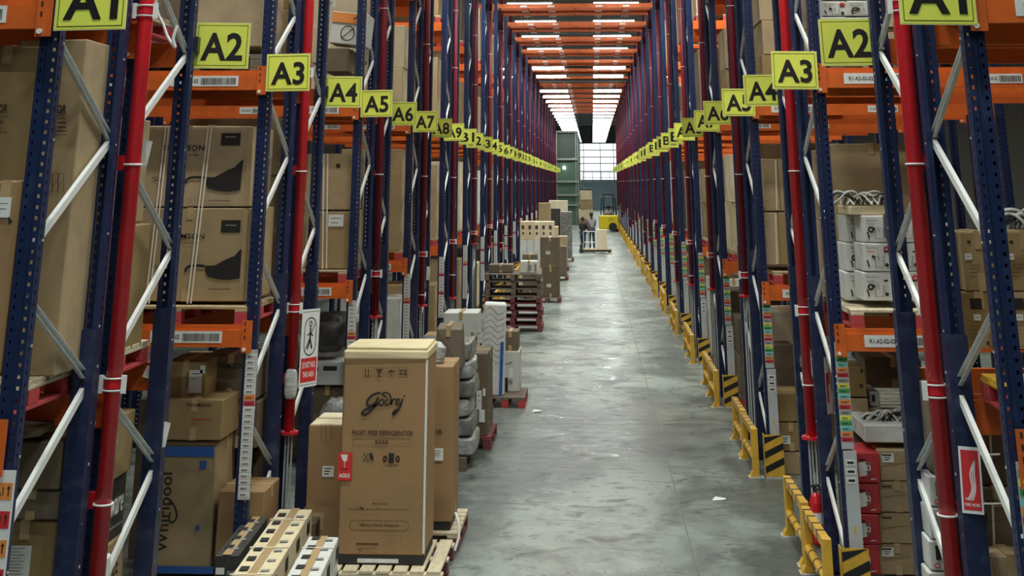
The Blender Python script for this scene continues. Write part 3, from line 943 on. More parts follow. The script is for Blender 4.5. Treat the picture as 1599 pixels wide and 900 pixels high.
def fill(d, k, half, lev, rnd):
    c = code(2 * k + half); side = 'rail side' if d > 0 else 'goods side'
    y0 = (row_y(k) if half == 0 else row_y2(k)) - .02
    z = LEVEL_Z[lev]; where = 'on the floor' if lev == 0 else 'on the ' + LEVEL_N[lev]
    xi = sx(d) + d * .10
    far = k > 8
    W = 1.1
    pz = 0.0
    if not far:
        pallet(min(xi, xi + d * W), y0, z, W, 1.05, 'pallet with red blocks %s beside sign %s, %s' % (where, c, side), 'wood_grey' if lev == 0 else 'wood', 'wood_red', 'pallets on the racks', 5)
        pz = .136
    tall = 1.62 if lev else 1.45
    n = rnd.choice([2, 2, 3, 4]) if k < 3 else (rnd.choice([1, 2]) if k < 6 else 1)
    cols = rnd.choice([1, 2]) if k < 3 else 1
    H = tall * rnd.uniform(.62, .97)
    names = {1: ['only'], 2: ['lower', 'upper'], 3: ['lowest', 'middle', 'topmost'], 4: ['lowest', 'second', 'third', 'topmost']}[n]
    for q in range(cols):
        mt, tn = rnd.choice(TONES)
        hh = H * (1 if q == 0 else rnd.uniform(.8, 1)) / n
        w_ = rnd.uniform(.75, 1.05)
        ya = y0 + (1.02 / cols) * q + .01; yb = ya + 1.0 / cols - .02
        for i in range(n):
            jx = rnd.uniform(0, .05); jy = rnd.uniform(0, .03)
            zz = z + pz + hh * i
            st = 'single carton' if n == 1 else '%s carton of %sstack' % (names[i], 'the ' if cols == 1 else ('nearer ' if q == 0 else 'farther '))
            lab = '%s %s %s beside sign %s, %s' % (tn, st, where, c, side)
            carton(xi + d * jx, xi + d * (jx + w_), ya + jy, yb, zz, zz + hh - .002, lab, mt, tape=k < 5, group='cartons on the racks', warp=.002,
                   tag_at=(rnd.uniform(.2, .8), rnd.uniform(.3, .8)) if k < 6 and rnd.random() < .5 else None)
rnd = random.Random(21)
for k in range(ROWS):
    for d in (-1, 1):
        for half in (0, 1):
            if k > 8 and half: continue
            for lev in range(4):
                if k > 8 and lev in (0, 3): continue
                if (d, k, half, lev) in SKIP: continue
                if lev == 3 and (k < 3 or k > 7 or half): continue
                
                fill(d, k, half, lev, rnd)

# ------------------------------------------------------------------ particular goods, placed from their distance down the aisle
def auto_y(u0, u1, vm):
    """distance at which the edge nearest the aisle lies just behind the rack's end frame"""
    return -2.81 / ray(u1, vm).x if u1 < 900 else 1.99 / ray(u0, vm).x
def cpx(label, u0, u1, v0, v1, y, depth, m='carton', **kw):
    """carton whose front face, y metres away, runs from u0 to u1 and from v0 (top) to v1 (bottom) in the photo"""
    um = (u0 + u1) / 2; vm = (v0 + v1) / 2
    if y is None: y = auto_y(u0, u1, vm)
    x0 = at(u0, vm, y)[0]; x1 = at(u1, vm, y)[0]; z1 = at(um, v0, y)[1]; z0 = at(um, v1, y)[1]
    return carton(x0, x1, y, y + depth, max(z0, 0), z1, label, m, **kw)
class Face:
    """inking helper: photo pixels -> points on the plane y"""
    def __init__(s, parent, y): s.p = parent; s.y = y - .0065; s.items = []
    def pt(s, u, v): return at(u, v, s.y)
    def text(s, t, u, v, w, h, ink='ink', rot=0.0, bold=.015):
        x, z = s.pt(u, v); x1 = s.pt(u + 1, v)[0] - x; z1 = z - s.pt(u, v + 1)[1]
        s.items.append(('text', t, x, z, w * (x1 if not rot else z1), h * (z1 if not rot else x1), ink, rot, bold)); return s
    def box(s, u0, u1, v0, v1, ink='ink'):
        x0, z1 = s.pt(u0, v0); x1, z0 = s.pt(u1, v1); s.items.append(('box', x0, x1, z0, z1, ink)); return s
    def frame(s, u0, u1, v0, v1, ink='ink', t=.003):
        x0, z1 = s.pt(u0, v0); x1, z0 = s.pt(u1, v1); s.items.append(('frame', x0, x1, z0, z1, ink, t)); return s
    def line(s, pts, w=.004, ink='ink', sm=0, zoom=None):
        q = [s.pt(*(p if zoom is None else (zoom[0] + p[0] / zoom[2], zoom[1] + p[1] / zoom[2]))) for p in pts]
        if sm: q = smooth_path(q, sm)
        s.items.append(('line', q, w, ink)); return s
    def poly(s, pts, ink='ink', zoom=None):
        q = [s.pt(*(p if zoom is None else (zoom[0] + p[0] / zoom[2], zoom[1] + p[1] / zoom[2]))) for p in pts]
        s.items.append(('poly', q[::-1], ink)); return s
    def pill(s, u, v, w, h, ink='ink', t=.003):
        x, z = s.pt(u, v); x1 = s.pt(u + 1, v)[0] - x; z1 = z - s.pt(u, v + 1)[1]
        s.items.append(('loop', rrect(x, z, w * x1, h * z1, h * z1 * .48), t, ink)); return s
    def done(s, name='printing'): return marks(s.p, s.y, s.items, name)

# ---- tall refrigerator carton in the aisle
FY = 12.07
pallet(-2.13, FY - .16, 0, .92, 1.0, 'pale wooden pallet under the tall refrigerator carton in the aisle', 'wood_pale', 'wood_maroon', None, 7, flip=True)
fx0, fx1 = -2.06, -1.375
R0 = MB().cbox(fx0, fx1, FY, FY + .68, .20, 1.655, .012, .003)
fr = obj('refrigerator_carton', R0, 'carton_front', origin=((fx0 + fx1) / 2, FY + .34, .136))
tag(fr, 'tall brown carton printed FROST FREE REFRIGERATOR standing on a pale pallet', 'carton')
cap_ = MB().cbox(fx0 - .006, fx1 + .006, FY - .008, FY + .69, 1.60, 1.672, .012, .004)
cap_.cbox(fx0 + .01, fx1 - .01, FY + .03, FY + .66, 1.672, 1.69, .006, .004)
q = MB().use('carton_light'); q.v, q.f, q.m = cap_.v, cap_.f, [0] * len(cap_.f)
obj('lid', q, None, fr)
q = MB().use('black_rubber').cbox(fx0 + .004, fx1 - .004, FY + .003, FY + .67, .136, .20, .006).use('foam').box(fx0 + .16, fx1 - .2, FY + .001, FY + .003, .15, .178)
obj('base_tray', q, None, fr)
q = MB().use('tape').box(fx1 + .001, fx1 + .0035, FY + .02, FY + .05, .2, 1.6).use('paper').box(fx1 - .012, fx1 + .004, FY - .004, FY + .004, .22, 1.6)
obj('corner_tape', q, None, fr)
F = Face(fr, FY)
Z = (520, 540, 5.625)
for i, x in enumerate((262, 362, 470, 575)): F.frame(520 + x / 5.625, 520 + (x + 75) / 5.625, 574.5, 589.5, 'ink_brown', .0022)
for a in (285, 312): F.line([(a, 265), (a, 210)], .006, 'ink_brown', zoom=Z).poly([(a - 9, 225), (a, 205), (a + 9, 225)], 'ink_brown', zoom=Z)
F.line([(275, 268), (325, 268)], .005, 'ink_brown', zoom=Z)
F.poly([(372, 205), (440, 205), (415, 240), (398, 240)], 'ink_brown', zoom=Z).line([(406, 240), (406, 268)], .006, 'ink_brown', zoom=Z).line([(388, 270), (425, 270)], .006, 'ink_brown', zoom=Z)
F.poly([(480, 235), (495, 218), (512, 213), (530, 220), (542, 235)], 'ink_brown', zoom=Z).line([(510, 235), (510, 265), (520, 268)], .004, 'ink_brown', zoom=Z)
F.box(520 + 585 / 5.625, 520 + 610 / 5.625, 540 + 213 / 5.625, 540 + 228 / 5.625, 'ink_brown').box(520 + 585 / 5.625, 520 + 610 / 5.625, 540 + 240 / 5.625, 540 + 255 / 5.625, 'ink_brown')
F.text('2', 520 + 635 / 5.625, 540 + 233 / 5.625, 5.5, 8.5, 'ink_brown', bold=.03)
W1, W2 = .017, .012
F.line([(420, 416), (385, 420), (335, 445), (300, 488), (303, 520), (340, 524), (380, 490), (398, 455)], W1, 'ink', 5, Z)
F.line([(398, 455), (378, 508), (335, 565), (290, 602), (256, 602), (262, 580), (310, 550), (375, 524), (405, 505)], W1, 'ink', 5, Z)
F.line([(430, 470), (406, 495), (410, 522), (434, 520), (446, 490), (430, 470)], W2, 'ink', 5, Z)
F.line([(484, 468), (460, 495), (464, 522), (486, 516), (504, 486), (506, 452), (490, 424), (462, 414), (430, 428), (470, 452)], W2, 'ink', 5, Z)
F.line([(520, 470), (512, 520), (518, 490), (536, 470), (552, 478)], W2, 'ink', 5, Z)
F.line([(552, 500), (580, 486), (578, 468), (560, 476), (550, 505), (566, 522), (590, 500)], .010, 'ink', 5, Z)
F.line([(610, 468), (592, 525), (562, 578), (532, 604), (528, 590), (560, 560)], W1, 'ink', 5, Z)
F.line([(622, 450), (634, 438)], .012, 'ink', 0, Z)
F.text('FROST FREE REFRIGERATOR', 597.5, 676.5, 96, 7.5, 'ink_brown', bold=.03)
F.pill(596.5, 691, 92, 11.5, 'ink_soft', .0022).text('REAR', 596.5, 691, 21, 6.5, 'ink_brown', bold=.02)
# hand/no-hook and clamp symbols
F.line([(568, 708), (575, 722)], .004).line([(567, 721), (576, 709)], .004).poly([(577, 708), (580, 707), (583, 713), (583, 721), (578, 716)], 'ink').pill(572, 715, 10, 13, 'ink', .002)
F.box(607, 615, 708, 723, 'ink').line([(604, 711), (604, 721)], .005).line([(618, 711), (618, 721)], .005)
F.pill(600.5, 717, 4, 8, 'ink', .009).pill(621.5, 717, 4, 8, 'ink', .009).text('CLAMP HERE', 611, 727, 19, 2, 'ink_brown')
F.text('MADE IN INDIA', 593.5, 787, 24, 3, 'ink_brown').line([(582, 782), (604, 782)], .0015, 'ink_soft')
F.text('Cyclopentane, Plastics, HIPS certified foam insulation', 592, 796, 94, 3.2, 'ink_brown')
F.poly([(560, 791), (567, 793), (567, 798)], 'ink_brown')
F.pill(592, 821, 92, 15, 'ink_brown', .0032).text('100% Eco Friendly Refrigerant', 592, 821, 62, 5, 'ink_brown', bold=.03)
F.box(556, 591, 848.5, 851.5, 'ink_brown').frame(556, 591, 854, 864, 'ink_soft', .0015).text('WARNING', 562, 859, 8, 4, 'ink_brown').line([(568, 857), (588, 857)], .0015, 'ink_soft').line([(568, 861), (586, 861)], .0015, 'ink_soft')
F.frame(600, 625, 833, 865, 'ink_soft', .0015)
for i in range(9): F.line([(604, 836 + i * 3.2), (623 - (i * 7) % 9, 836 + i * 3.2)], .0013, 'ink_soft')
F.done()
F = Face(fr, FY); F.y -= .002
F.box(528.5, 549, 707, 751, 'ink_red').text('AGILE', 537.5, 743, 17, 6.5, 'paper', bold=.04)
F.poly([(532, 710), (543, 710), (542, 719), (538.5, 722), (535, 719)], 'paper').line([(538, 721), (538, 732)], .004, 'paper').line([(533, 733), (543, 733)], .006, 'paper')
F.done('fragile_label')

# ---- neighbours of the tall carton
o = carton(-2.42, -2.10, 12.55, 13.2, .136, 1.04, 'brown carton with tape marks half hidden behind the tall refrigerator carton', 'carton_front', tag_at=(.55, .62))
F = Face(o, 12.55); F.frame(502, 517, 662, 688, 'ink_soft', .003).line([(509, 664), (509, 686)], .003, 'ink_soft')
for i in range(4): F.frame(494 + i * 8, 499 + i * 8, 781, 790, 'ink_soft' if i < 1 else ('c_red' if i == 3 else 'ink_brown'), .003)
F.done()
q = MB().use('carton_light').box(-2.415, -2.105, 12.56, 13.19, 1.041, 1.044); obj('lid', q, None, o)
pallet(-2.5, 12.62 + .3, 0, .9, .9, 'wooden pallet under the brown carton behind the tall refrigerator carton', 'wood_grey', 'wood_grey', None, 6)
o = carton(-1.80, -1.27, 13.2, 13.85, .20, 1.42, 'second brown refrigerator carton standing behind the tallest one in the aisle', 'carton_front')
q = MB().use('black_rubber').cbox(-1.79, -1.28, 13.21, 13.84, .136, .20, .006); obj('base_tray', q, None, o)
F = Face(o, 13.2); F.text('REFRIGERATOR', 652, 674, 78, 7, 'ink_brown', bold=.03).pill(655, 688, 60, 10, 'ink_soft', .002).line([(664, 640), (672, 632), (674, 628)], .012).frame(667, 677, 601, 614, 'ink_soft', .0022).text('3', 672, 607.5, 5, 7, 'ink_brown')
F.done()
F = Face(o, 13.2); F.y -= .002; F.box(668, 692, 700, 720, 'paper').text('GODREJ', 683, 705, 10, 3, 'ink').line([(672, 712), (688, 712)], .003).text('2450', 682, 708.5, 8, 2.5, 'ink'); F.done('shipping_label')
pallet(-2.0, 13.12, 0, .80, .95, 'wooden pallet under the second refrigerator carton', 'wood_pale', 'wood_maroon', None, 6)
q = MB().use('paper').tube([(-1.22, 13.0, .03), (-1.19, 13.05, .12), (-1.20, 13.1, .22), (-1.235, 13.2, .27)], .012, 8); tag(obj('pallet_hook', q), 'small curved white tube at the pallet corner of the second refrigerator carton', 'tube')
# glass jar wrapped in film
q = MB().use('plastic').tube([(-1.44, 13.4, 1.425), (-1.445, 13.4, 1.44), (-1.43, 13.41, 1.56), (-1.42, 13.41, 1.60)], [.055, .07, .075, .02], 14)
o = obj('wrapped_jar', q); tag(o, 'small film wrapped jar on top of the second refrigerator carton', 'jar')
q = MB().use('ink_grey').tube([(-1.44, 13.4, 1.426), (-1.44, 13.4, 1.47)], [.06, .072], 14); obj('jar_base', q, None, o)

# ---- long flat cartons lying in the foreground
def long_box(x, y0, y1, w, z0, z1, label, m, yaw, straps=(), body='ink'):
    L = y1 - y0
    b = MB().cbox(-w / 2, w / 2, -L / 2, L / 2, 0, z1 - z0, .006, .003)
    o = obj('long_carton', b, m, local=True); o.location = (x, (y0 + y1) / 2, z0); o.rotation_euler = (0, 0, yaw); WORLD[o.name] = Vector((0, 0, 0))
    tag(o, label, 'carton', 'long cartons lying at the rack foot')
    H = z1 - z0; e = .005
    t = MB().use('tape').box(-.03, .03, -L / 2 - e, L / 2 + e, H + .001, H + e); obj('tape', t, None, o)
    s_ = MB().use('strap')
    for y in straps:
        s_.box(-w / 2 - .007, w / 2 + .007, y - .008, y + .008, H + .003, H + .007); s_.box(w / 2 + .003, w / 2 + .007, y - .008, y + .008, 0, H + .006); s_.box(-w / 2 - .007, -w / 2 - .003, y - .008, y + .008, 0, H + .006)
    if straps: obj('strap', s_, None, o)
    p = MB().use('ink')
    n = int(L / .26)
    for i in range(n):
        y = -L / 2 + .16 + i * .26
        p.box(-w / 2 + .03, -w / 2 + .09, y, y + .10, H + .0055, H + .0062)
        p.box(w / 2 + .0045, w / 2 + .0052, y - .04, y + .10, H * .25, H * .75) if i % 2 else None
    p.use('ink_grey')
    for i in range(n):
        y = -L / 2 + .13 + i * .26
        p.box(w / 2 - .09, w / 2 - .03, y, y + .05, H + .0055, H + .0062)
    obj('printing', p, None, o)
    return o
long_box(-2.36, 9.9, 12.15, .27, .136, .33, 'lower cream long carton under the twin strapped one', 'carton_light', .055, (-.8, 0, .8))
long_box(-2.36, 9.9, 12.15, .27, .334, .50, 'cream long carton with pale straps, beside the black long carton', 'carton_light', .055, (-.8, -.1, .75))
long_box(-1.98, 9.7, 11.27, .22, .136, .33, 'lower white long carton in front of the refrigerator carton', 'carton_white', .06, (-.6, .4))
long_box(-1.98, 9.7, 11.27, .22, .334, .50, 'white long carton just in front of the refrigerator carton', 'carton_white', .06, (-.5, .45))
pallet(-2.53, 9.75, 0, .70, 1.95, 'low pallet carrying the long cream and white cartons', 'wood_grey', 'wood_grey', None, 9)
for z0, z1, lab in ((.15, .32, 'lower black long carton beside the cream ones'), (.323, .50, 'upper black long carton with a white label on its end')):
    o = long_box(-2.64, 10.72, 11.85, .165, z0, z1, lab, 'carton_black', .05)
    if z0 > .2:
        q = MB().use('paper').box(-.07, -.01, -.572, -.570, .06, .10); obj('shipping_label', q, None, o)
        q = MB().use('ink_grey')
        for i in range(2):
            for k_ in range(2): q.box(.01 + .03 * k_, .032 + .03 * k_, -.571, -.5695, .02 + .035 * i, .045 + .035 * i)
        obj('symbols', q, None, o)
for z in (.0,):
    pass
o = carton(-2.74, -2.56, 10.8, 11.8, 0, .148, 'dark carton on the floor under the black long cartons', 'carton_black', tape=False)
o = carton(-2.47, -2.30, 12.25, 12.9, 0, .36, 'crumpled paper parcel behind the cream long cartons', 'carton_dark', warp=.03)

# ---- wrapped stack and boxes on pallets further along
pallet(-2.15, 16.45, 0, .72, 1.1, 'pallet under the film wrapped grey bundles', 'wood_grey', 'wood_grey', None, 6)
for i in range(6):
    soft_bag(-2.05 + .02 * (i % 2), -1.37 - .025 * (i % 3) + .02, 16.5, 17.4, .136 + .19 * i, .136 + .19 * (i + 1) - .004,
             ['lowest', 'second', 'third', 'fourth', 'fifth', 'topmost'][i] + ' grey film wrapped bundle in the stack behind the refrigerator cartons', 'plastic_dark' if i % 2 else 'plastic', 'film wrapped bundles', seed=i, amp=.022, power=9)
pallet(-1.85, 17.75, 0, .60, 1.05, 'dark red pallet under the dark carton beside the wrapped bundles', 'wood_maroon', 'wood_maroon', None, 6)
o = carton(-1.78, -1.30, 17.8, 18.7, .136, 1.02, 'dark brown carton with two white labels beside the wrapped bundles', 'carton_dark')
F = Face(o, 17.8); F.y -= .003
F.box(744, 752, 610, 640, 'paper').box(748, 757, 640, 660, 'paper').box(754, 758, 607, 619, 'paper').line([(746, 618), (750, 618)], .006).line([(746, 626), (751, 626)], .006); F.done('shipping_label')
o = carton(-2.05, -1.6, 15.4, 15.95, 0, .95, 'brown carton standing behind the second refrigerator carton', 'carton_dark')
o = cpx('brown rounded carton on the stack behind the small jar', 679, 720, 512, 575, 16.0, .5, 'carton_dark', warp=.02)
o = carton(-2.1, -1.6, 16.02, 16.4, 0, 1.10, 'brown carton stack base behind the refrigerator cartons', 'carton_dark')
pallet(-2.35, 19.4, 0, .95, .9, 'pallet under the white and brown cartons before the grey panel', 'wood_grey', 'wood_grey', None, 6)
o = carton(-2.3, -1.62, 19.5, 20.2, .136, 1.03, 'brown carton below the small white carton near the grey panel', 'carton', tape=True)
o = carton(-2.02, -1.56, 19.55, 20.15, 1.032, 1.33, 'white carton with a dark stamp on top of the brown carton near the grey panel', 'carton_white')
F = Face(o, 19.55); F.y -= .002; F.box(735, 740, 519, 524, 'ink_grey').line([(743, 521), (751, 521)], .006, 'ink_brown').box(749, 752, 536, 541, 'ink'); F.done('printing')
pallet(-1.56, 20.85, 0, .56, 1.0, 'dark red pallet under the grey foam panel', 'wood_grey', 'wood_red', None, 6)
b = MB().cbox(-.165, .165, -.09, .09, 0, 1.20, .02, .012)
o = obj('wrapped_slab', b, 'foam', local=True); o.location = (-1.49 + .02, 21.05, .136); o.rotation_euler = (0, .035, 0); WORLD[o.name] = Vector((0, 0, 0))
tag(o, 'upright light grey foam wrapped panel with a blue strap beside the aisle', 'panel')
q = MB().use('tape_blue').box(.10, .145, -.098, -.093, 0, .70).use('foam')
obj('strap', q, None, o)
q = MB().use('ink_grey')
for i in range(9): q.ribbon(smooth_path([(-.15, .45 + i * .08), (-.05, .50 + i * .08), (.05, .42 + i * .08), (.15, .47 + i * .08)], 4), .007, -.097)
obj('film_crease', q, None, o)
o = carton(-1.36, -1.10, 21.4, 22.0, .136, .66, 'white appliance carton with dark pictures behind the grey foam panel', 'carton_white')
F = Face(o, 21.4); F.y -= .002; F.box(785, 793, 590, 612, 'ink').line([(786, 570), (800, 566)], .02, 'ink_grey').box(795, 801, 575, 590, 'paper').box(794, 800, 593, 600, 'ink_grey'); F.done()
carton(-1.36, -1.12, 21.45, 21.95, .662, .92, 'small brown carton on top of the white appliance carton', 'carton_dark')

# ---- stack of empty pallets
for i in range(8):
    R = random.Random(i)
    a = ['lowest', 'second', 'third', 'fourth', 'fifth', 'sixth', 'seventh', 'topmost'][i]
    pallet(-2.33 + R.uniform(-.02, .02), 31.0 + R.uniform(-.02, .02), .1425 * i, 1.2, 1.0, a + ' pallet in the stack of empty pallets beside the aisle', 'wood_grey' if i > 3 else 'wood_maroon', 'wood_maroon' if i < 5 else 'wood_grey', 'stacked empty pallets', 7)
TZ = .1425 * 8
o = carton(-1.58, -1.22, 31.2, 31.6, TZ, TZ + .24, 'small white carton with black print on top of the pallet stack', 'carton_white')
F = Face(o, 31.2); F.y -= .002; F.box(824, 830, 414, 422, 'ink_grey').box(834, 838, 412, 424, 'ink_grey'); F.done()
carton(-2.28, -1.75, 31.3, 31.9, TZ, TZ + .16, 'flat brown carton on top of the pallet stack', 'carton_dark')
q = MB().add([(-1.9, 31.05, TZ + .02), (-1.5, 31.0, TZ + .015), (-1.35, 31.15, TZ + .03), (-1.8, 31.25, TZ + .02)], [(0, 1, 2, 3)]).add([(-1.9, 31.05, TZ), (-1.5, 31.0, TZ), (-1.35, 31.15, TZ), (-1.8, 31.25, TZ)], [(0, 1, 2, 3)])
# ---- cartons beyond the pallet stack
pallet(-1.62, 38.3, 0, .74, .9, 'pallet under the two tall brown cartons beside the aisle', 'wood_grey', 'wood_maroon', None, 6)
carton(-1.38, -.92, 38.4, 39.1, .136, .84, 'lower tall brown carton beyond the pallet stack', 'carton_dark', tag_at=(.4, .4))
carton(-1.42, -.90, 38.4, 39.1, .842, 1.60, 'upper tall brown carton beyond the pallet stack', 'carton_dark', tag_at=(.4, .5))
pallet(-2.25, 41.9, 0, 1.15, 1.2, 'pallet under the cream carton block', 'wood_grey', 'wood_grey', None, 6)
for i in range(5):
    x = -2.14 + i * .20
    carton(x, x + .195, 42.0, 42.9, .136, .78, ['first', 'second', 'third', 'fourth', 'fifth'][i] + ' slim carton from the racks, lowest row of the cream block', 'carton_light', tape=False, group='slim cream cartons')
    carton(x, x + .195, 42.0, 42.9, .782, 1.40, ['first', 'second', 'third', 'fourth', 'fifth'][i] + ' slim white carton from the racks, middle row of the cream block', 'carton_white', tape=False, group='slim cream cartons')
    o = carton(x, x + .195, 42.0, 42.9, 1.402, 1.90, ['first', 'second', 'third', 'fourth', 'fifth'][i] + ' slim carton from the racks, top row of the cream block', 'carton_light', tape=False, group='slim cream cartons')
    obj('printing', MB().use('ink_brown').box(x + .05, x + .13, 41.990, 41.992, 1.70, 1.80).box(x + .07, x + .12, 41.990, 41.992, 1.55, 1.62), None, o)
pallet(-2.0, 39.5, 0, .5, .9, 'pallet under the dark carton before the cream block', 'wood_grey', 'wood_grey', None, 5)
carton(-1.95, -1.55, 39.55, 40.2, .136, 1.12, 'dark carton with white labels before the cream block', 'carton_dark', tag_at=(.3, .7))
carton(-2.4, -2.08, 39.6, 40.2, 0, .72, 'small tan carton by the racks before the cream block', 'carton')
pallet(-1.5, 46.9, 0, .66, 1.1, 'dark pallet under the narrow cartons beyond the cream block', 'wood_grey', 'wood_maroon', None, 6)
carton(-1.45, -1.16, 47.0, 47.6, .136, 1.25, 'narrow tan carton beyond the cream block', 'carton')
carton(-1.14, -.88, 47.0, 47.6, .136, 1.02, 'narrow grey-brown carton at the aisle edge beyond the cream block', 'carton_dark')
carton(-1.42, -1.15, 47.0, 47.6, 1.252, 1.62, 'small cream carton on top of the narrow tan carton', 'carton_light')
pallet(-2.0, 52.0, 0, 1.1, 1.1, 'dark pallet under the tall tan and dark cartons', 'wood_grey', 'wood_maroon', None, 6)
carton(-1.98, -1.5, 52.1, 52.9, .136, 1.3, 'tan carton under the tall one far down the goods side', 'carton')
carton(-1.98, -1.55, 52.1, 52.9, 1.302, 2.28, 'tall tan carton on top, far down the goods side', 'carton')
carton(-1.45, -.95, 52.1, 52.9, .136, 1.15, 'tan carton at the aisle edge far down the goods side', 'carton')
pallet(-1.9, 58.0, 0, 1.1, 1.1, 'dark pallet far down the goods side under black crates', 'wood_grey', 'wood_maroon', None, 6)
for i in range(3):
    carton(-1.86, -1.33, 58.1, 58.9, .136 + .62 * i, .136 + .62 * (i + 1) - .005, ['lowest', 'middle', 'topmost'][i] + ' black crate far down the goods side', 'carton_black', tape=False, group='black crates')
    carton(-1.30, -.86, 58.1, 58.9, .136 + .58 * i, .136 + .58 * (i + 1) - .005, ['lowest', 'middle', 'topmost'][i] + ' dark grey crate beside the black crates', 'plastic_dark', tape=False, group='dark grey crates')
carton(-1.9, -1.1, 62, 62.9, 0, 2.25, 'pale tan carton stack top behind the black crates', 'carton_light')

# ---- black packing strap heap
# ------------------------------------------------------------------ goods-side rack, first row (signs A1 and A2)
z1 = LEVEL_Z[1]
pallet(-3.92, 6.83, z1, 1.1, 1.05, 'pale pallet on the lower shelf behind the A1 sign, goods side', 'wood_pale', 'wood_red', 'pallets on the racks', 6)
pallet(-3.92, 8.16, z1, 1.1, 1.05, 'pale pallet on the lower shelf beside the A2 sign, goods side', 'wood_pale', 'wood_red', 'pallets on the racks', 6)
o = cpx('tall tan refrigerator carton on the lower shelf behind the A1 sign', -80, 46, 72, 588, 7.05, .12, 'carton')
F = Face(o, 7.05); F.text('REFRIGERATOR', -22, 169, 68, 13, 'ink_brown', bold=.03).line([(-60, 181), (12, 181)], .003, 'ink_brown').text('FROST FREE', -20, 190, 50, 6, 'ink_brown').text('REAR', -8, 200, 20, 6, 'ink_brown').line([(-20, 206), (12, 206)], .003, 'ink_brown').done()
o = cpx('second tall tan refrigerator carton right behind the first, lower shelf, A1 sign', 0, 111, 62, 588, 7.46, .42, 'carton')
F = Face(o, 7.46); F.text('REFRIGERATOR', 66, 171, 76, 14, 'ink', bold=.035).line([(40, 180), (105, 180)], .003, 'ink_brown')
for i in range(3): F.line([(90, 185 + 7 * i), (103, 185 + 7 * i)], .008, 'ink_soft')
F.line([(80, 205), (106, 205)], .003, 'ink_brown')
for i in range(3):
    for j_ in range(2): F.frame(74 + 9 * i, 81 + 9 * i, 271 + 16 * j_, 284 + 16 * j_, 'ink_brown', .003)
F.done()
o = cpx('tan carton printed with a red symbols row, upper of two beside the A2 sign', 100, 163, 180, 352, 8.25, .8, 'carton')
F = Face(o, 8.25); F.text('VOLTAS', 152, 227, 36, 11, 'ink', bold=.03).box(134, 146, 245, 268, 'paper')
for i in range(3): F.pill(124 + 8 * i, 331, 5, 6, 'ink_red', .003)
F.done()
o = cpx('tan carton with black handling symbols, lower of two beside the A2 sign', 96, 160, 355, 567, 8.25, .8, 'carton')
F = Face(o, 8.25); F.box(118, 128, 428, 442, 'ink').box(111, 118, 448, 458, 'ink').box(108, 122, 460, 465, 'ink')
for i in range(3):
    for j_ in range(2): F.frame(100 + 8 * i, 107 + 8 * i, 489 + 26 * j_, 508 + 26 * j_, 'ink_brown', .003)
F.done()
o = cpx('small bright tan carton with a white label in front of the tall ones, A1 sign', -30, 17, 283, 585, 6.86, .17, 'carton_front')
F = Face(o, 6.86); F.y -= .002; F.box(-6, 15, 308, 340, 'paper').line([(-4, 318), (12, 318)], .004, 'ink_grey').line([(-4, 326), (10, 326)], .004, 'ink_grey').poly([(13, 338), (20, 346), (13, 352)], 'ink').done('shipping_label')
# floor goods of the first row
for (lab, u0, u1, v0, v1, y, dp, m_) in (
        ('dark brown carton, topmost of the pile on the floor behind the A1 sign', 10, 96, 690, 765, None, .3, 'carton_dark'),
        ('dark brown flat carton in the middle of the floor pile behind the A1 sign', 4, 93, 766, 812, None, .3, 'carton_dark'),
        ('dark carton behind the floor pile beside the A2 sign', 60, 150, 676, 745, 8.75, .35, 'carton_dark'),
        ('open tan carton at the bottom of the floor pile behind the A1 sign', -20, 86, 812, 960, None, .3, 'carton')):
    o = cpx(lab, u0, u1, v0, v1, y, dp, m_)
YB_ = auto_y(-20, 86, 886)
F = Face(o, YB_); F.y -= .003; F.box(10, 42, 852, 930, 'paper')
for i in range(14): F.line([(13, 857 + i * 5), (39 - (i * 5) % 9, 857 + i * 5)], .003, 'ink_grey')
F.done('shipping_label')
z_top = at(40, 812, 7.25)[1]
zb = at(40, 960, 7.25)[1]
q = carton(-3.5, -2.81, YB_, YB_ + .3, 0, at(40, 962, YB_)[1], 'dark carton at floor level under the tan carton pile, A1 sign', 'carton_dark')
soft_bag(-3.0, -2.78, YB_ - .22, YB_ - .02, .45, .95, 'clear film wrapped white parcel beside the printed tan carton', 'plastic', None, 'wrapped_parcel', 'parcel', 4, .02)
soft_bag(-2.98, -2.80, 8.42, 8.74, at(110, 745, 8.5)[1], at(110, 672, 8.5)[1], 'crumpled clear plastic bag hanging on the floor pile beside the A2 sign', 'plastic', None, 'plastic_bag', 'bag', 9, .04)
soft_bag(-3.25, -2.90, 7.6, 8.15, at(60, 690, 7.6)[1] , at(60, 672, 7.6)[1], 'crumpled brown parcel on the floor pile behind the A1 sign', 'carton_dark', None, 'paper_parcel', 'parcel', 3, .03)
def side_text(o, x, y, z, items):
    """lettering on the aisle-facing side of a goods-side carton"""
    m = MB(); m.T = Matrix.Translation((x, y, z)) @ Matrix.Rotation(math.pi / 2, 4, 'Z')
    for it in items:
        if it[0] == 'text': m.use(it[6]); put_text(m, it[1], it[2], -.006, it[3], it[4], it[5], bold=.02)
        else: m.use(it[5]); m.poly([(it[1], it[3]), (it[2], it[3]), (it[2], it[4]), (it[1], it[4])], -.0055)
    m.T = None
    obj('printing', m, None, o)
ZS = [0, .30, .62, .98, 1.32, 1.66]
SB_ = [('crushed dark carton at the floor, bottom of the pile by the A2 upright', 'carton_dark'), ('second dark carton from the floor in the pile by the A2 upright', 'carton_dark'),
       ('tan carton with black side lettering in the pile by the A2 upright', 'carton'), ('dark green carton with white side lettering by the A2 upright', 'carton_black'), ('worn grey-brown carton, topmost of the pile by the A2 upright', 'carton')]
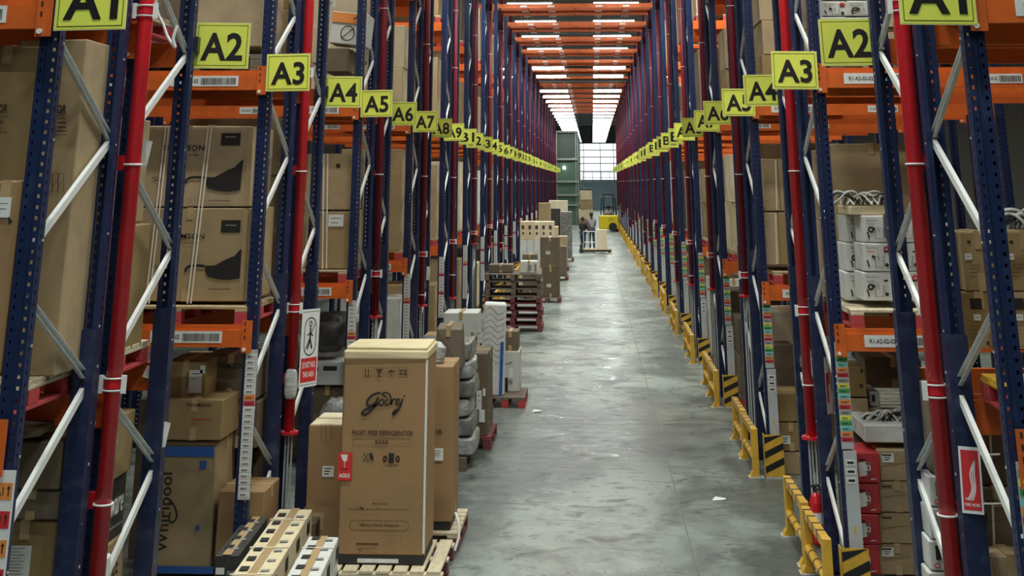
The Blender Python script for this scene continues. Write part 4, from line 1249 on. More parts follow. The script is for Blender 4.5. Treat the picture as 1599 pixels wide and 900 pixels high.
for i_, (lab, mt) in enumerate(SB_):
    o = carton(-3.5, -2.83 - .02 * (i_ % 2), 8.30, 9.08, ZS[i_] + .002, ZS[i_ + 1], lab, mt, warp=.012, tape=i_ != 3)
    xs_ = -2.83 - .02 * (i_ % 2) + .008
    if i_ == 3: side_text(o, xs_, 8.70, 1.15, [('text', 'hindware', .08, .04, .42, .13, 'paper'), ('box', -.1, .3, -.09, -.08, 'ink_grey')])
    if i_ == 2: side_text(o, xs_, 8.70, .80, [('text', 'KETTLE', .05, .06, .36, .09, 'ink')])
b = MB().cbox(-2.80, -2.70, 8.33, 8.45, .52, 1.02, .01, .01)
tag(obj('foam_slab', b, 'foam'), 'upright white foam slab beside the red pipe, A2 sign', 'foam slab')
b = MB().cbox(-2.81, -2.68, 8.60, 8.95, .0, .78, .02, .006)
o = obj('foam_block', b, 'foam'); tag(o, 'white moulded foam block in the torn carton beside the A2 sign', 'foam block')
soft_bag(-2.80, -2.58, 8.95, 9.2, .0, .72, 'crumpled clear plastic sheet on the floor by the A2 upright', 'plastic', None, 'plastic_sheet', 'plastic sheet', 11, .07)

# ------------------------------------------------------------------ goods-side rack, second row (A3): strapped cartons, washing machine carton
pallet(-3.95, 11.58, z1, 1.17, 1.08, 'red blocked pallet on the lower shelf beside the A3 sign, goods side', 'wood', 'wood_red', 'pallets on the racks', 6)
ZT = (200, 180, 5.625)
for nm, v0, v1 in (('upper', 197, 323), ('lower', 325, 471)):
    o = cpx(nm + ' strapped carton with a dark picture on the lower shelf beside the A3 sign', 196, 389, v0, v1, 11.72, .85, 'carton')
    dv = 0 if nm == 'upper' else 138
    F = Face(o, 11.72)
    F.text('THOMSON', 286, 231 + dv, 66, 8.5, 'ink', bold=.01).text('technology', 296, 242 + dv, 30, 4, 'ink_soft')
    F.box(346, 375, 208 + dv * .985, 227 + dv * .985, 'ink').line([(352, 214 + dv), (369, 214 + dv)], .008, 'ink_grey').line([(349, 221 + dv), (371, 221 + dv)], .008, 'ink_grey')
    k_ = dv
    F.poly([(x, y + k_ * 5.625) for x, y in [(670, 545), (760, 545), (860, 490), (935, 460), (980, 410), (1015, 385), (1000, 500), (985, 655), (880, 670), (780, 660), (700, 640), (680, 600)]], 'ink', zoom=ZT)
    F.line([(x, y + k_ * 5.625) for x, y in [(500, 600), (520, 562), (580, 545), (670, 550)]], .02, 'ink', 4, ZT)
    F.line([(x, y + k_ * 5.625) for x, y in [(205, 550), (250, 545), (300, 572), (260, 570), (215, 555)]], .006, 'ink_soft', 4, ZT)
    F.frame(291, 297, 311 + dv, 317 + dv, 'ink_brown', .002).line([(325, 313.5 + dv), (360, 313.5 + dv)], .005, 'ink_soft')
    F.done()
    q = MB().use('tape'); xr = at(389, 300, 11.72)[0]
    zt_, zb_ = at(300, v0, 11.72)[1], at(300, v1, 11.72)[1]
    q.box(xr - .03, xr + .006, 11.708, 11.712, zb_ + .01, zt_ - .01); obj('corner_tape', q, None, o)
def strap_pair(u0, u1, v0, v1, y, label, gap=.028):
    q = MB().use('strap'); a = at(u0, v0, y); b = at(u1, v1, y)
    for s in (-.5, .5): q.ribbon([(a[0] + s * gap, a[1]), (b[0] + s * gap, b[1])], .013, y - .016)
    for s in (-.5, .5): q.box(a[0] + s * gap - .007, a[0] + s * gap + .007, y - .016, y + .86, a[1], a[1] + .003)
    tag(obj('packing_strap', q), label, 'strap')
strap_pair(329, 296, 196, 474, 11.72, 'pale double packing strap over the two pictured A3 cartons, nearer the aisle')
strap_pair(262, 231, 200, 474, 11.72, 'pale double packing strap over the two pictured A3 cartons, farther from the aisle')
# floor level of A3
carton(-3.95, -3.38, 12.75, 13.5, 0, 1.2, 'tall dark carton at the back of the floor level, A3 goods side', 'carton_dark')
o = cpx('tall carton with vertical black script and blue tape on the floor, A3 goods side', 242, 333, 690, 897, 11.9, .62, 'carton_front')
o.data.materials.clear(); o.data.materials.append(MATS['carton'])
F = Face(o, 11.9)
F.text('Whirlpool', 259, 800, 124, 24, 'ink', rot=math.pi / 2, bold=.0)
F.line([(262, 778), (272, 790), (276, 806), (270, 816), (264, 812), (266, 800)], .012, 'ink', 5)
F.done()
F = Face(o, 11.9); F.y -= .002; F.box(241, 333, 697, 714, 'tape_blue').box(241, 333, 884, 897, 'tape_blue').box(312, 322, 720, 733, 'tape_blue').pill(308, 825, 5, 6, 'tape_blue', .012); F.done('blue_tape')
q = MB().use('tape_blue').box(at(333, 700, 11.9)[0] + .004, at(333, 700, 11.9)[0] + .009, 11.9, 12.5, .85, .95); obj('blue_side_tape', q, None, o)
o = cpx('tan carton lying on top of the blue taped carton, A3 goods side', 258, 347, 624, 688, 11.85, .6, 'carton')
F = Face(o, 11.85); F.text('THOMSON', 310, 633, 40, 5, 'ink', bold=.01).line([(298, 655), (330, 655)], .006, 'ink_red').line([(298, 661), (310, 661)], .004, 'ink_red').done()
o = cpx('small tan carton with a shipping label, topmost on the floor pile beside the A3 sign', 258, 321, 563, 623, 12.0, .5, 'carton')
F = Face(o, 12.0); F.y -= .002; F.box(296, 314, 578, 614, 'paper').line([(299, 584), (311, 584)], .006).line([(299, 592), (309, 592)], .005, 'ink_grey').box(286, 288, 566, 623, 'tape').box(313, 320, 571, 584, 'paper').done('shipping_label')
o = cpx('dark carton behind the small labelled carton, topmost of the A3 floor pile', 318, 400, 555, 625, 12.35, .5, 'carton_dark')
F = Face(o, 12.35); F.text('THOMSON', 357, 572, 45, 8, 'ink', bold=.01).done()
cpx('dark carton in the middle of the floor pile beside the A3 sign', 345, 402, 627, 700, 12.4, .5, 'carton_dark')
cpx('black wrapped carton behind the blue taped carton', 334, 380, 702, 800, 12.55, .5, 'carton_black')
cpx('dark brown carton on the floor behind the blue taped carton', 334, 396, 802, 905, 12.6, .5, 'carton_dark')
o = cpx('bright tan carton standing behind the white label strip, A3 sign', 338, 410, 768, 878, 11.85, .55, 'carton_front')
# upper level of A3
pallet(-3.95, 11.58, LEVEL_Z[2], 1.17, 1.08, 'wooden pallet on the middle shelf beside the A3 sign, goods side', 'wood_grey', 'wood_grey', 'pallets on the racks', 6)
cpx('tall brown carton on the middle shelf beside the A3 sign, goods side', 309, 411, -60, 73, 11.75, .8, 'carton')
cpx('brown carton farther from the aisle on the middle shelf, A3 sign, goods side', 225, 306, -20, 73, 11.75, .8, 'carton_dark')
# ---- A5, goods side
pallet(-3.9, 16.33, z1, 1.1, 1.05, 'red blocked pallet on the lower shelf beside the A5 sign, goods side', 'wood', 'wood_red', 'pallets on the racks', 6)
o = cpx('upper tan carton with a white label and strap on the lower shelf, A5 goods side', 478, 547, 240, 328, 16.45, .85, 'carton')
F = Face(o, 16.45); F.box(525, 531, 256, 262, 'ink').done()
o = cpx('lower tan carton with a white label and strap on the lower shelf, A5 goods side', 476, 546, 330, 420, 16.45, .85, 'carton')
F = Face(o, 16.45); F.y -= .002; F.box(513, 536, 335, 354, 'paper').line([(517, 341), (532, 341)], .01, 'ink_grey').line([(517, 348), (528, 348)], .01, 'ink_grey').done('shipping_label')
q = MB().use('strap')
for u in (506, 512):
    a = at(u, 240, 16.45); b = at(u - 2, 420, 16.45); q.ribbon([a, b], .016, 16.44)
tag(obj('packing_strap', q, origin=(at(509, 420, 16.45)[0], 16.44, at(509, 420, 16.45)[1])), 'pale double packing strap over the two tan cartons, A5 goods side', 'strap')
pallet(-3.9, 16.33, LEVEL_Z[2], 1.1, 1.05, 'wooden pallet on the middle shelf beside the A5 sign, goods side', 'wood_grey', 'wood_grey', 'pallets on the racks', 6)
cpx('brown carton wrapped in film on the middle shelf, A5 goods side', 505, 543, 75, 112, 16.4, .7, 'carton_dark')
b = MB().cbox(-.22, .22, -.25, .25, 0, .38, .008, .004)
o = obj('carton', b, 'carton_white', local=True); xq, zq = at(545, 73, 16.7); o.location = (xq, 16.75, zq + .01); o.rotation_euler = (0, .10, 0); WORLD[o.name] = Vector((0, 0, 0))
tag(o, 'tilted white and orange fan carton on top of the film wrapped one, A5 goods side', 'carton')
q = MB().use('c_orange').poly([(-.21, .25), (.21, .25), (.21, .37), (-.21, .37)], -.262).use('ink').ribbon(rrect(0, .13, .16, .17, .08), .012, -.262, True).ribbon([(-.07, .06), (.07, .2)], .012, -.2625).ribbon([(.05, .30), (.09, .33)], .015, -.2635)
obj('printing', q, None, o)
# appliances and bags on the floor level of A5
carton(-3.5, -2.85, 16.9, 17.4, 0, .95, 'dark carton on the floor level beside the A5 sign, goods side', 'carton_dark')
o = cpx('grey metal appliance with a dark slot on the floor pile, A5 goods side', 480, 540, 566, 602, 16.45, .5, 'cover_grey', tape=False, cat='appliance', name='appliance')
F = Face(o, 16.45); F.box(505, 526, 572, 579, 'ink').pill(493, 577, 5, 6, 'ink', .02).done('control_panel')
cpx('dark carton under the grey metal appliance, A5 goods side', 470, 545, 604, 790, 16.5, .5, 'carton_dark')
soft_bag(-2.95, -2.6, 15.7, 16.2, 0, .78, 'clear film wrapped parcel with white papers beside the A5 upright', 'plastic_dark', None, 'wrapped_parcel', 'parcel', 21, .06)
soft_bag(-3.3, -2.85, 16.5, 17.2, 1.15, 1.55, 'black plastic wrapped pile above the grey appliance, A5 goods side', 'carton_black', None, 'wrapped_pile', 'bundle', 23, .06)

# ------------------------------------------------------------------ rail-side rack, second row (A3): appliance cartons
pallet(2.0, 11.58, z1, 1.1, 1.05, 'pale pallet on the lower shelf beside the A3 sign, rail side', 'wood_pale', 'wood_red', 'pallets on the racks', 6)
def appliance_print(o, u0, u1, v0, v1, y, i):
    F = Face(o, y); w = u1 - u0; h = v1 - v0
    F.text('Blackline', u0 + w * .30, v0 + h * .16, w * .42, h * .09, 'ink_grey', bold=.01).text('Steamer', u0 + w * .25, v0 + h * .30, w * .28, h * .07, 'ink_red' if i % 2 else 'ink_grey')
    F.pill(u0 + w * (.82 if i % 2 else .25), v0 + h * (.22 if i % 2 else .52), w * .16, h * .16, 'c_red' if i % 2 else 'ink', .014)
    F.box(u0 + w * .72, u0 + w * .88, v0 + h * .27, v0 + h * .33, 'ink')
    F.line([(u0 + w * .42, v0 + h * .45), (u0 + w * .42, v0 + h * .85), (u0 + w * .72, v0 + h * .85), (u0 + w * .72, v0 + h * .45)], .006, 'ink_grey')
    F.line([(u0 + w * .40, v0 + h * .52), (u0 + w * .30, v0 + h * .45)], .02, 'ink').line([(u0 + w * .78, v0 + h * .75), (u0 + w * .9, v0 + h * .8)], .025, 'ink')
    F.line([(u0 + w * .12, v0 + h * .6), (u0 + w * .2, v0 + h * .85)], .012, 'ink')
    F.line([(u0 + w * .5, v0 + h * .4), (u0 + w * .55, v0 + h * .6)], .008, 'ink_grey')
    F.done()
rows_ = [(435, 468), (394, 433), (352, 392)] if False else [(433, 470), (381, 430), (338, 378)]
nmz = ['lowest', 'middle', 'topmost']
for i, (v0, v1) in enumerate(((425, 470), (380, 424), (337, 379))):
    for j_, (u0, u1) in enumerate(((1349, 1392), (1393, 1437), (1438, 1482))):
        a, b = at(u0, v1, 11.75), at(u1, v0, 11.75)
        o = carton(a[0], b[0] - .003, 11.75 - (.0 if i < 2 or j_ else 0), 12.1, a[1], b[1] - .002, '%s white steamer carton, %s column, lower shelf by the A3 sign, rail side' % (nmz[i], ['aisle end', 'middle', 'inner end'][j_]), 'carton_white', tape=False, group='white steamer cartons')
        appliance_print(o, u0, u1, v0, v1, 11.75, i + j_)
    a, b = at(1323, v1, 12.1), at(1349, v0, 12.1)
    o = carton(a[0], b[0] + .25, 12.12, 12.5, a[1] + .0, b[1], '%s white carton standing just behind the steamer cartons, beside A3, rail side' % nmz[i], 'carton_white', tape=False, group='white steamer cartons')
    appliance_print(o, 1325, 1360, v0, v1, 12.12, i + 1)
zt = at(1400, 337, 11.75)[1]
b = MB().cbox(at(1375, 330, 11.7)[0] + .02, at(1392, 330, 11.7)[0] + .05, 11.62, 11.74, at(1380, 374, 11.68)[1], at(1380, 333, 11.68)[1], .015)
tag(obj('black_case', b, 'carton_black'), 'black case leaning on the steamer cartons, rail side', 'case')
# tangled black and white straps
def strap_heap(cx, cy, cz, w, label, seed):
    R = random.Random(seed)
    for s_, mt in ((0, 'strap_black'), (1, 'strap')): pass
    q = MB()
    for i in range(18):
        q.use('strap_black' if i % 2 else 'white_metal')
        a = R.uniform(-.4, .4); x0 = cx - w / 2 + w * i / 18
        pts = smooth_path([(x0 - .08, cy + R.uniform(-.1, .1), cz + .012), (x0 - .03 + a * .05, cy + R.uniform(-.05, .05), cz + R.uniform(.05, .10)), (x0 + .05, cy + R.uniform(-.05, .05), cz + R.uniform(.06, .11)), (x0 + .12, cy + R.uniform(-.1, .1), cz + .012)], 5)
        q.tube(pts, .008, 6)
    tag(obj('strap_coil', q, origin=(cx, cy, cz)), label, 'straps')
cpx('brown flat carton lying on top of the steamer cartons, rail side', 1328, 1392, 322, 336, 11.8, .6, 'carton_light')
strap_heap(2.25, 12.0, at(1360, 322, 11.8)[1], .45, 'tangled black and white packing straps on the flat carton, rail side, A3', 5)
carton(2.02, 2.9, 12.62, 12.86, z1 + .0, z1 + 1.4, 'tan carton behind the steamer cartons, A4 rail side', 'carton')
pallet(2.0, 11.58, LEVEL_Z[2], 1.1, 1.05, 'pallet on the middle shelf beside the A3 sign, rail side', 'wood_grey', 'wood_grey', 'pallets on the racks', 6)
for i, (v0, v1) in enumerate(((30, 72), (5, 29), (-40, 4))):
    for j_, (u0, u1) in enumerate(((1283, 1322), (1323, 1372))):
        a, b = at(u0, v1, 11.75), at(u1, v0, 11.75)
        o = carton(a[0], b[0] - .003, 11.75, 12.2, a[1] + .02, b[1] + .018, '%s white appliance carton, %s column, on the middle shelf above the A2 sign, rail side' % (nmz[i], ['aisle', 'inner'][j_]), 'carton_white', tape=False, group='white appliance cartons')
        appliance_print(o, u0, u1, v0 - 3, v1 - 3, 11.75, i + j_)
# floor level of A3, rail side
o = cpx('cream table-like foam board lying on the floor pile, rail side, A3', 1350, 1440, 665, 692, 11.95, .9, 'carton_white', tape=False, name='foam_board', cat='board')
for i in range(4):
    a = at(1334, 898 - 48 * i, 11.85); b = at(1372, 851 - 48 * i, 11.85)
    o = carton(a[0], b[0], 11.85, 12.3, max(0, a[1]), b[1] - .003, '%s red kettle carton on the floor beside the A3 sign, rail side' % ['lowest', 'second', 'third', 'topmost'][i], 'carton_red', tape=False, group='red kettle cartons')
    F = Face(o, 11.85); v = 875 - 48 * i
    F.y -= .002
    F.poly([(1340, v - 8), (1352, v - 10), (1354, v + 12), (1342, v + 14)], 'paper').pill(1356, v, 5, 14, 'paper', .01).box(1341, 1351, v - 14, v - 11, 'ink').line([(1360, v + 18), (1368, v + 17)], .006, 'paper').done('kettle_picture')
for i in range(4):
    a = at(1374, 898 - 49 * i, 11.9); b = at(1431, 850 - 49 * i, 11.9)
    o = carton(a[0], b[0], 11.9, 12.5, max(0, a[1]), b[1] - .003, '%s tan carton in the stack beside the red kettle cartons, rail side' % ['lowest', 'second', 'third', 'topmost'][i], 'carton', tag_at=(.25, .75) if i % 3 == 0 else None, group='tan cartons beside the red ones')
    F = Face(o, 11.9); F.line([(1377, 858 - 49 * i), (1392, 858 - 49 * i)], .012, 'ink_brown').line([(1377, 875 - 49 * i), (1420, 870 - 49 * i)], .003, 'ink_soft').done()
zz = at(1400, 702, 11.9)[1]
o = cpx('tan carton with warning symbols, upper one behind the label strip, rail side', 1325, 1352, 574, 620, 12.6, .5, 'carton', tape=False)
F = Face(o, 12.6); F.poly([(1343, 582), (1348, 582), (1345, 575)], 'ink').box(1342, 1348, 600, 606, 'ink_brown').done()
cpx('tan carton, lower one behind the label strip, rail side', 1327, 1357, 622, 672, 12.6, .5, 'carton', tape=False)
for i in range(2):
    o = cpx('%s small white blender carton deep in the A3 floor level, rail side' % ['upper', 'lower'][i], 1357, 1374, 612 + 24 * i, 635 + 24 * i, 12.7, .4, 'carton_white', tape=False)
    F = Face(o, 12.7); F.box(1361, 1367, 617 + 24 * i, 628 + 24 * i, 'ink').done()
carton(2.0, 3.0, 12.62, 12.86, 0, at(1340, 673, 12.6)[1], 'brown carton block under the small cartons deep in the A3 floor level', 'carton_dark')
cpx('dark carton at the top of the A3 floor level, rail side', 1352, 1440, 560, 606, 13.3, .5, 'carton_dark')
strap_heap(2.35, 12.2, at(1400, 664, 12.2)[1], .3, 'tangle of black and white cable on the foam board, rail side', 8)
# ---- A1 and A2, rail side
pallet(2.0, 6.83, z1, 1.1, 1.05, 'pallet with a yellow edge board on the lower shelf behind the A1 sign, rail side', 'guard_yellow', 'wood_red', 'pallets on the racks', 6)
YT_ = auto_y(1502, 1640, 450)
for i, (v0, v1, nm) in enumerate(((362, 455, 'upper'), (457, 543, 'lower'))):
    for j_, (u0, u1) in enumerate(((1502, 1562), (1568, 1640))):
        o = cpx('%s tan carton, %s stack, on the lower shelf behind the A1 sign, rail side' % (nm, ['aisle', 'inner'][j_]), u0, u1, v0, v1, YT_, .30, 'carton', group='tan cartons behind the A1 sign')
        F = Face(o, YT_); F.box(u0 + 12, u0 + 32, v0 + 9, v0 + 26, 'ink') if i else F.box(u0 + 8, u0 + 14, v0 + 14, v0 + 18, 'ink')
        for n_ in range(4): F.line([(u0 + 12, v0 + 52 + n_ * 6), (u0 + 30 - n_ * 3, v0 + 52 + n_ * 6)], .003, 'ink_soft')
        F.box(u0 + 38, u0 + 43, v1 - 10, v1 - 4, 'ink_brown').done()
        F = Face(o, YT_); F.y -= .002; F.box(u0 + 4 + 14 * i, u0 + 16 + 14 * i, v0 + 34, v0 + 44, 'paper').line([(u0 + 7 + 14 * i, v0 + 39), (u0 + 13 + 14 * i, v0 + 39)], .004, 'ink_grey').done('shipping_label')
zt = at(1530, 361, 7.5)[1]
strap_heap(2.3, 7.7, zt, .3, 'black and white straps on the tan cartons, A1 rail side', 12)
def agaro(label, u0, u1, v0, v1, y, dp, t):
    o = cpx(label, u0, u1, v0, v1, y, dp, 'carton_dark')
    F = Face(o, y); F.text(t, (u0 + u1) / 2, v0 + (v1 - v0) * .17, (u1 - u0) * .7, 9, 'ink', bold=.03)
    F.box(u0 + 6, u0 + 14, v0 + 40, v0 + 52, 'ink').box(u1 - 16, u1 - 6, v0 + 22, v0 + 36, 'ink').line([(u0 + 22, v0 + 25), (u0 + 26, v1 - 5)], .012, 'strap').done()
    return o
agaro('tall dark brown carton with white strap on the floor pile, rail side', 1528, 1600, 762, 900, auto_y(1530, 1600, 830), .3, 'AGARO')
agaro('dark brown carton above the tall strapped one on the floor pile, rail side', 1524, 1600, 655, 760, auto_y(1527, 1600, 830), .3, 'AGARO')
cpx('brown carton at the floor under the two dark strapped cartons, rail side', 1530, 1600, 902, 1060, auto_y(1530, 1600, 830), .3, 'carton_dark')
cpx('bright tan open carton at the aisle end of the A1 floor level, rail side', 1562, 1620, 868, 1100, None, .2, 'carton')
for i in range(4):
    o = cpx('%s white blender carton behind the red pipe, rail side' % ['topmost', 'second', 'third', 'lowest'][i], 1452, 1480, 744 + 50 * i, 792 + 50 * i, 8.9, .2, 'carton_white', tape=False, group='white blender cartons')
    F = Face(o, 8.9); F.box(1460, 1470, 752 + 50 * i, 775 + 50 * i, 'ink_grey' if i % 2 else 'ink').pill(1464, 784 + 50 * i, 8, 6, 'ink_red', .006).done()
carton(1.99, 2.5, 8.9, 9.1, 0, at(1470, 946, 8.9)[1], 'dark carton at the floor under the white blender cartons, rail side', 'carton_dark')
cpx('dark carton on top of the white blender cartons, rail side', 1452, 1500, 600, 742, 8.9, .2, 'carton_dark')
# ---- A5, rail side
pallet(2.0, 16.33, z1, 1.1, 1.05, 'red blocked pallet on the lower shelf beside the A5 sign, rail side', 'wood', 'wood_red', 'pallets on the racks', 6)
for nm, v0, v1 in (('upper', 248, 330), ('lower', 332, 414)):
    for j_, (u0, u1) in enumerate(((1193, 1216), (1217, 1240))):
        o = cpx('%s tall tan carton, %s one, lower shelf beside the A5 sign, rail side' % (nm, ['aisle side', 'inner'][j_]), u0, u1, v0, v1, 16.5, .8, 'carton', group='tall tan cartons at A5')
        F = Face(o, 16.5); F.line([(u0 + 18, v0 + 2), (u0 + 20, v1 - 2)], .015, 'strap').done('strap')
for i in range(3):
    cpx('%s tan carton on the floor level beside the A5 sign, rail side' % ['topmost', 'middle', 'lowest'][i], 1214, 1258, 615 + 46 * i, 659 + 46 * i, 16.5, .6, 'carton', tag_at=(.3, .4) if i == 1 else None)
carton(2.0, 2.6, 17.2, 17.8, 0, 1.2, 'dark carton deep in the A5 floor level, rail side', 'carton_dark')

# ------------------------------------------------------------------ small things fixed to the racks
def zip_tie(mb, pts): mb.use('white_metal').tube(pts, .005, 6)
# no pedestrians sign (goods side, A4)
sx0, sz0 = at(464, 603, 12.85)
b = MB().use('sign_white').box(-.13, .13, 0, .003, 0, .62).use('ink')
b.ribbon(rrect(0, .40, .17, .30, .084), .010, -.001, True)
b.ribbon([(-.06, .30), (.06, .50)], .010, -.0015)
b.ribbon([(0, .47), (.0, .38), (.03, .30)], .022, -.0012).ribbon([(0, .38), (-.035, .30)], .018, -.0012).ribbon([(-.04, .41), (.0, .43), (.04, .40)], .014, -.0012).ribbon(rrect(0, .50, .03, .04, .014), .012, -.0012, True)
b.use('ink_red').poly([(-.115, .04), (.115, .04), (.115, .23), (-.115, .23)], -.001).use('paper')
put_text(b, 'DO NOT WALK', 0, -.0018, .175, .19, .05, bold=.02); put_text(b, 'THIS AREA', 0, -.0018, .10, .17, .045, bold=.02)
b.use('ink').ribbon([(-.12, .02), (.12, .02)], .004, -.001).ribbon([(-.12, .60), (.12, .60)], .004, -.001)
o = obj('warning_sign', b, None, local=True); xs, zs = at(464, 605, 12.78); o.location = (xs + .085, 12.80, zs); o.rotation_euler = (0, 0.02, 1.14); 
tag(o, 'white no walking sign with a red text panel on the rack upright, goods side', 'sign')
xs, zs = at(455, 625, 12.7)
soft_bag(xs - .05, xs + .06, 12.58, 12.66, at(458, 625, 12.6)[1], at(458, 577, 12.6)[1], 'small clear document pouch tied to the red pipe below the no walking sign', 'plastic', None, 'document_pouch', 'pouch', 31, .012)
# fire hose sign (rail side, A1)
b = MB().use('sign_white').box(0, .105, 0, .003, 0, .30).use('c_red').poly([(.010, .015), (.095, .015), (.095, .285), (.010, .285)], -.001).use('sign_white')
for i in range(3): b.ribbon(smooth_path([(.03 + .012 * i, .06), (.055 + .008 * i, .11), (.05 + .010 * i, .18), (.075, .24)], 5), .006, -.0015)
put_text(b, 'FIRE HOSE', .052, -.0018, .04, .07, .014, bold=.02); put_text(b, 'POINT', .035, -.0018, .065, .03, .012)
zip_tie(b, [(.105, .001, .27), (.16, .02, .27), (.2, .05, .27)]); zip_tie(b, [(.105, .001, .05), (.16, .02, .05), (.2, .05, .05)])
xs, zs = at(1498, 797, 7.86); o = obj('fire_sign', b, None, local=True); o.location = (xs, 7.80, zs); o.rotation_euler = (0, .03, -.25)
tag(o, 'red and white fire hose sign tied to the rack upright, rail side', 'sign')
# fire point box sign (rail side, A3)
b = MB().use('sign_white').box(-.07, .05, 0, .004, 0, .22).use('ink').ribbon(rrect(-.01, .11, .10, .20, .01), .006, -.001, True).use('ink_brown')
b.ribbon([(-.03, .03), (-.03, .17)], .018, -.0015).ribbon([(.012, .03), (.012, .17)], .018, -.0015)
zip_tie(b, [(.05, 0, .21), (.12, .03, .215)]); zip_tie(b, [(.05, 0, .01), (.12, .03, .015)])
xs, zs = at(1272, 592, 12.72); o = obj('fire_point_sign', b, None, local=True); o.location = (xs, 12.74, zs); o.rotation_euler = (0, .02, -.3)
tag(o, 'small white framed fire point sign beside the red pipe, A3 rail side', 'sign')
b = MB().use('paper').add([(0, 0, 0), (.06, .1, .0), (.055, .1, .42), (0, 0, .42)], [(0, 1, 2, 3)]).add([(.003, .004, 0), (.063, .104, .0), (.058, .104, .42), (.003, .004, .42)], [(3, 2, 1, 0)]).use('c_red').add([(.01, .012, .08), (.05, .085, .08), (.05, .085, .30), (.01, .012, .30)], [(0, 1, 2, 3)])
xs, zs = at(1292, 648, 12.2); o = obj('hanging_notice', b, None, local=True); o.location = (xs, 12.2, zs); tag(o, 'tall white notice hanging on the upright behind the rainbow strip, A3 rail side', 'notice')
# fire extinguisher (rail side)
b = MB().use('red_pipe').tube([(0, 0, 0), (0, 0, .02), (0, 0, .36), (0, 0, .42), (0, 0, .45)], [.05, .062, .062, .045, .02], 16).use('sign_white').tube([(0, 0, .18), (0, 0, .28)], .0632, 16)
o = obj('fire_extinguisher', b, None, local=True); xs, zs = at(1280, 825, 12.78); o.location = (1.80, 12.785, .0); WORLD[o.name] = Vector((0, 0, 0)); o.location = (1.80, 12.785, 0.16); o.scale = (.85, .85, .85)
tag(o, 'red fire extinguisher with a white label at the rack foot, A3 rail side', 'extinguisher')
b = MB().use('black_rubber').tube([(0, 0, .44), (0, 0, .50)], .014, 10).tube(smooth_path([(0, -.02, .48), (.07, -.03, .46), (.09, -.02, .3), (.075, -.01, .12)], 5), .009, 8).bar((-.05, 0, .5), (.05, -.02, .515), .018, .01)
obj('hose', b, None, o)
b = MB().use('zinc').box(-.05, .12, -.02, .02, -.02, 0).box(-.02, .02, -.02, .02, -.30, -.02); obj('stand', b, None, o)
# paper scraps taped on uprights
for nm, u, v, y, w_, h_, rz in (('white paper scrap taped on the A2 upright, upper one', 238, 582, 9.16, .09, .07, .3), ('white paper scrap hanging on the A2 upright, lower one', 257, 678, 9.16, .07, .15, .1), ('white tag tied behind the first red pipe', 230, 240, 8.6, .06, .16, .1), ('small white paper on the upright edge near the no walking sign', 487, 541, 13.9, .045, .16, .1), ('white card on the upright edge farther along, goods side', 669, 427, 22.2, .06, .2, 0)):
    x, z = at(u, v, y); q = MB().use('paper').add([(-w_ / 2, 0, -h_ / 2), (w_ * .4, -.012, -h_ * .42), (w_ / 2, 0, h_ * .46), (-w_ * .4, -.006, h_ / 2)], [(0, 1, 2, 3)]).add([(-w_ / 2, .002, -h_ / 2), (w_ * .4, -.010, -h_ * .42), (w_ / 2, .002, h_ * .46), (-w_ * .4, -.004, h_ / 2)], [(3, 2, 1, 0)])
    o = obj('paper_tag', q, None, local=True); o.location = (x, y - .03, z); o.rotation_euler = (0, rz, 0); tag(o, nm, 'paper')
# scraps lying on the floor
for i, (u, v) in enumerate(((838, 643), (1122, 781), (884, 467))):
    x, y = ground(u, v); q = MB().use('paper').add([(x - .07, y - .05, .004), (x + .05, y - .06, .012), (x + .08, y + .05, .006), (x - .03, y + .04, .022)], [(0, 1, 2, 3)]).add([(x - .07, y - .05, .001), (x + .05, y - .06, .001), (x + .08, y + .05, .001), (x - .03, y + .04, .001)], [(3, 2, 1, 0)])
    tag(obj('paper_scrap', q), ['crumpled white scrap on the aisle floor before the grey panel', 'tiny white scrap on the aisle floor near the striped plates', 'pale plastic scrap on the aisle floor beyond the pallet stack'][i], 'litter')

# ------------------------------------------------------------------ far end: mezzanine cage, wrapped goods, forklift, people
ms = empty('mesh_cage', (-1.95, 107.0, 0), 'green meshed storage structure beyond the goods-side racks', 'storage structure')
X0, X1, YA, YB = -2.75, -1.15, 107.0, 135.0
def PT(name, m, parent=ms): return obj(name, m, None, parent)
m = MB().use('mezz_grey')
for x in (X0, X1 - .1):
    for y in (YA, YA + 9, YA + 18, YB): m.box(x, x + .12, y, y + .12, 0, 6.7)
m.box(X1 - .02, X1 + .1, YA, YA + .12, 0, 6.7)
PT('post', m)
m = MB().use('mezz_grey')
for z in (1.35, 2.05, 3.0, 4.6, 6.6): m.box(X0, X1 + .08, YA - .05, YB, z, z + .14)
PT('deck_beam', m)
m = MB().use('mesh_green')
m.box(X0 + .1, X1, YA + .06, YA + .08, 0, 4.5).box(X1 + .02, X1 + .04, YA, YB, 0, 6.5).use('wall_grey').box(X0 + .1, X1, YA + .06, YA + .08, 4.75, 6.5)
PT('mesh_panel', m)
m = MB().use('mesh_green')
for i in range(12): m.box(X0 + .12 + .13 * i, X0 + .14 + .13 * i, YA + .02, YA + .04, 0, 6.6)
PT('mesh_wire', m)
m = MB().use('tube_light').tube([(-2.1, YA - .05, 4.05), (-2.1, YA - .02, 4.05)], .10, 12); PT('round_lamp', m)
# low mezzanine rail before the end window
m = MB().use('steel_grey')
for z in (3.1, 3.5, 4.0): m.box(-1.1, 2.4, 150, 150.05, z, z + .06)
for x in (-1.0, 0, .9, 1.8, 2.35): m.box(x, x + .06, 150, 150.05, 0 if x in (-1.0, 2.35) else 3.1, 4.05)
tag(obj('platform_rail', m), 'grey railing in front of the bright end window', 'railing')
m = MB().use('mesh_green').box(2.2, 3.0, 112, 118, 0, 6.2)
tag(obj('stacked_cage', m), 'dark green meshed cage beyond the guard rail side racks', 'cage')
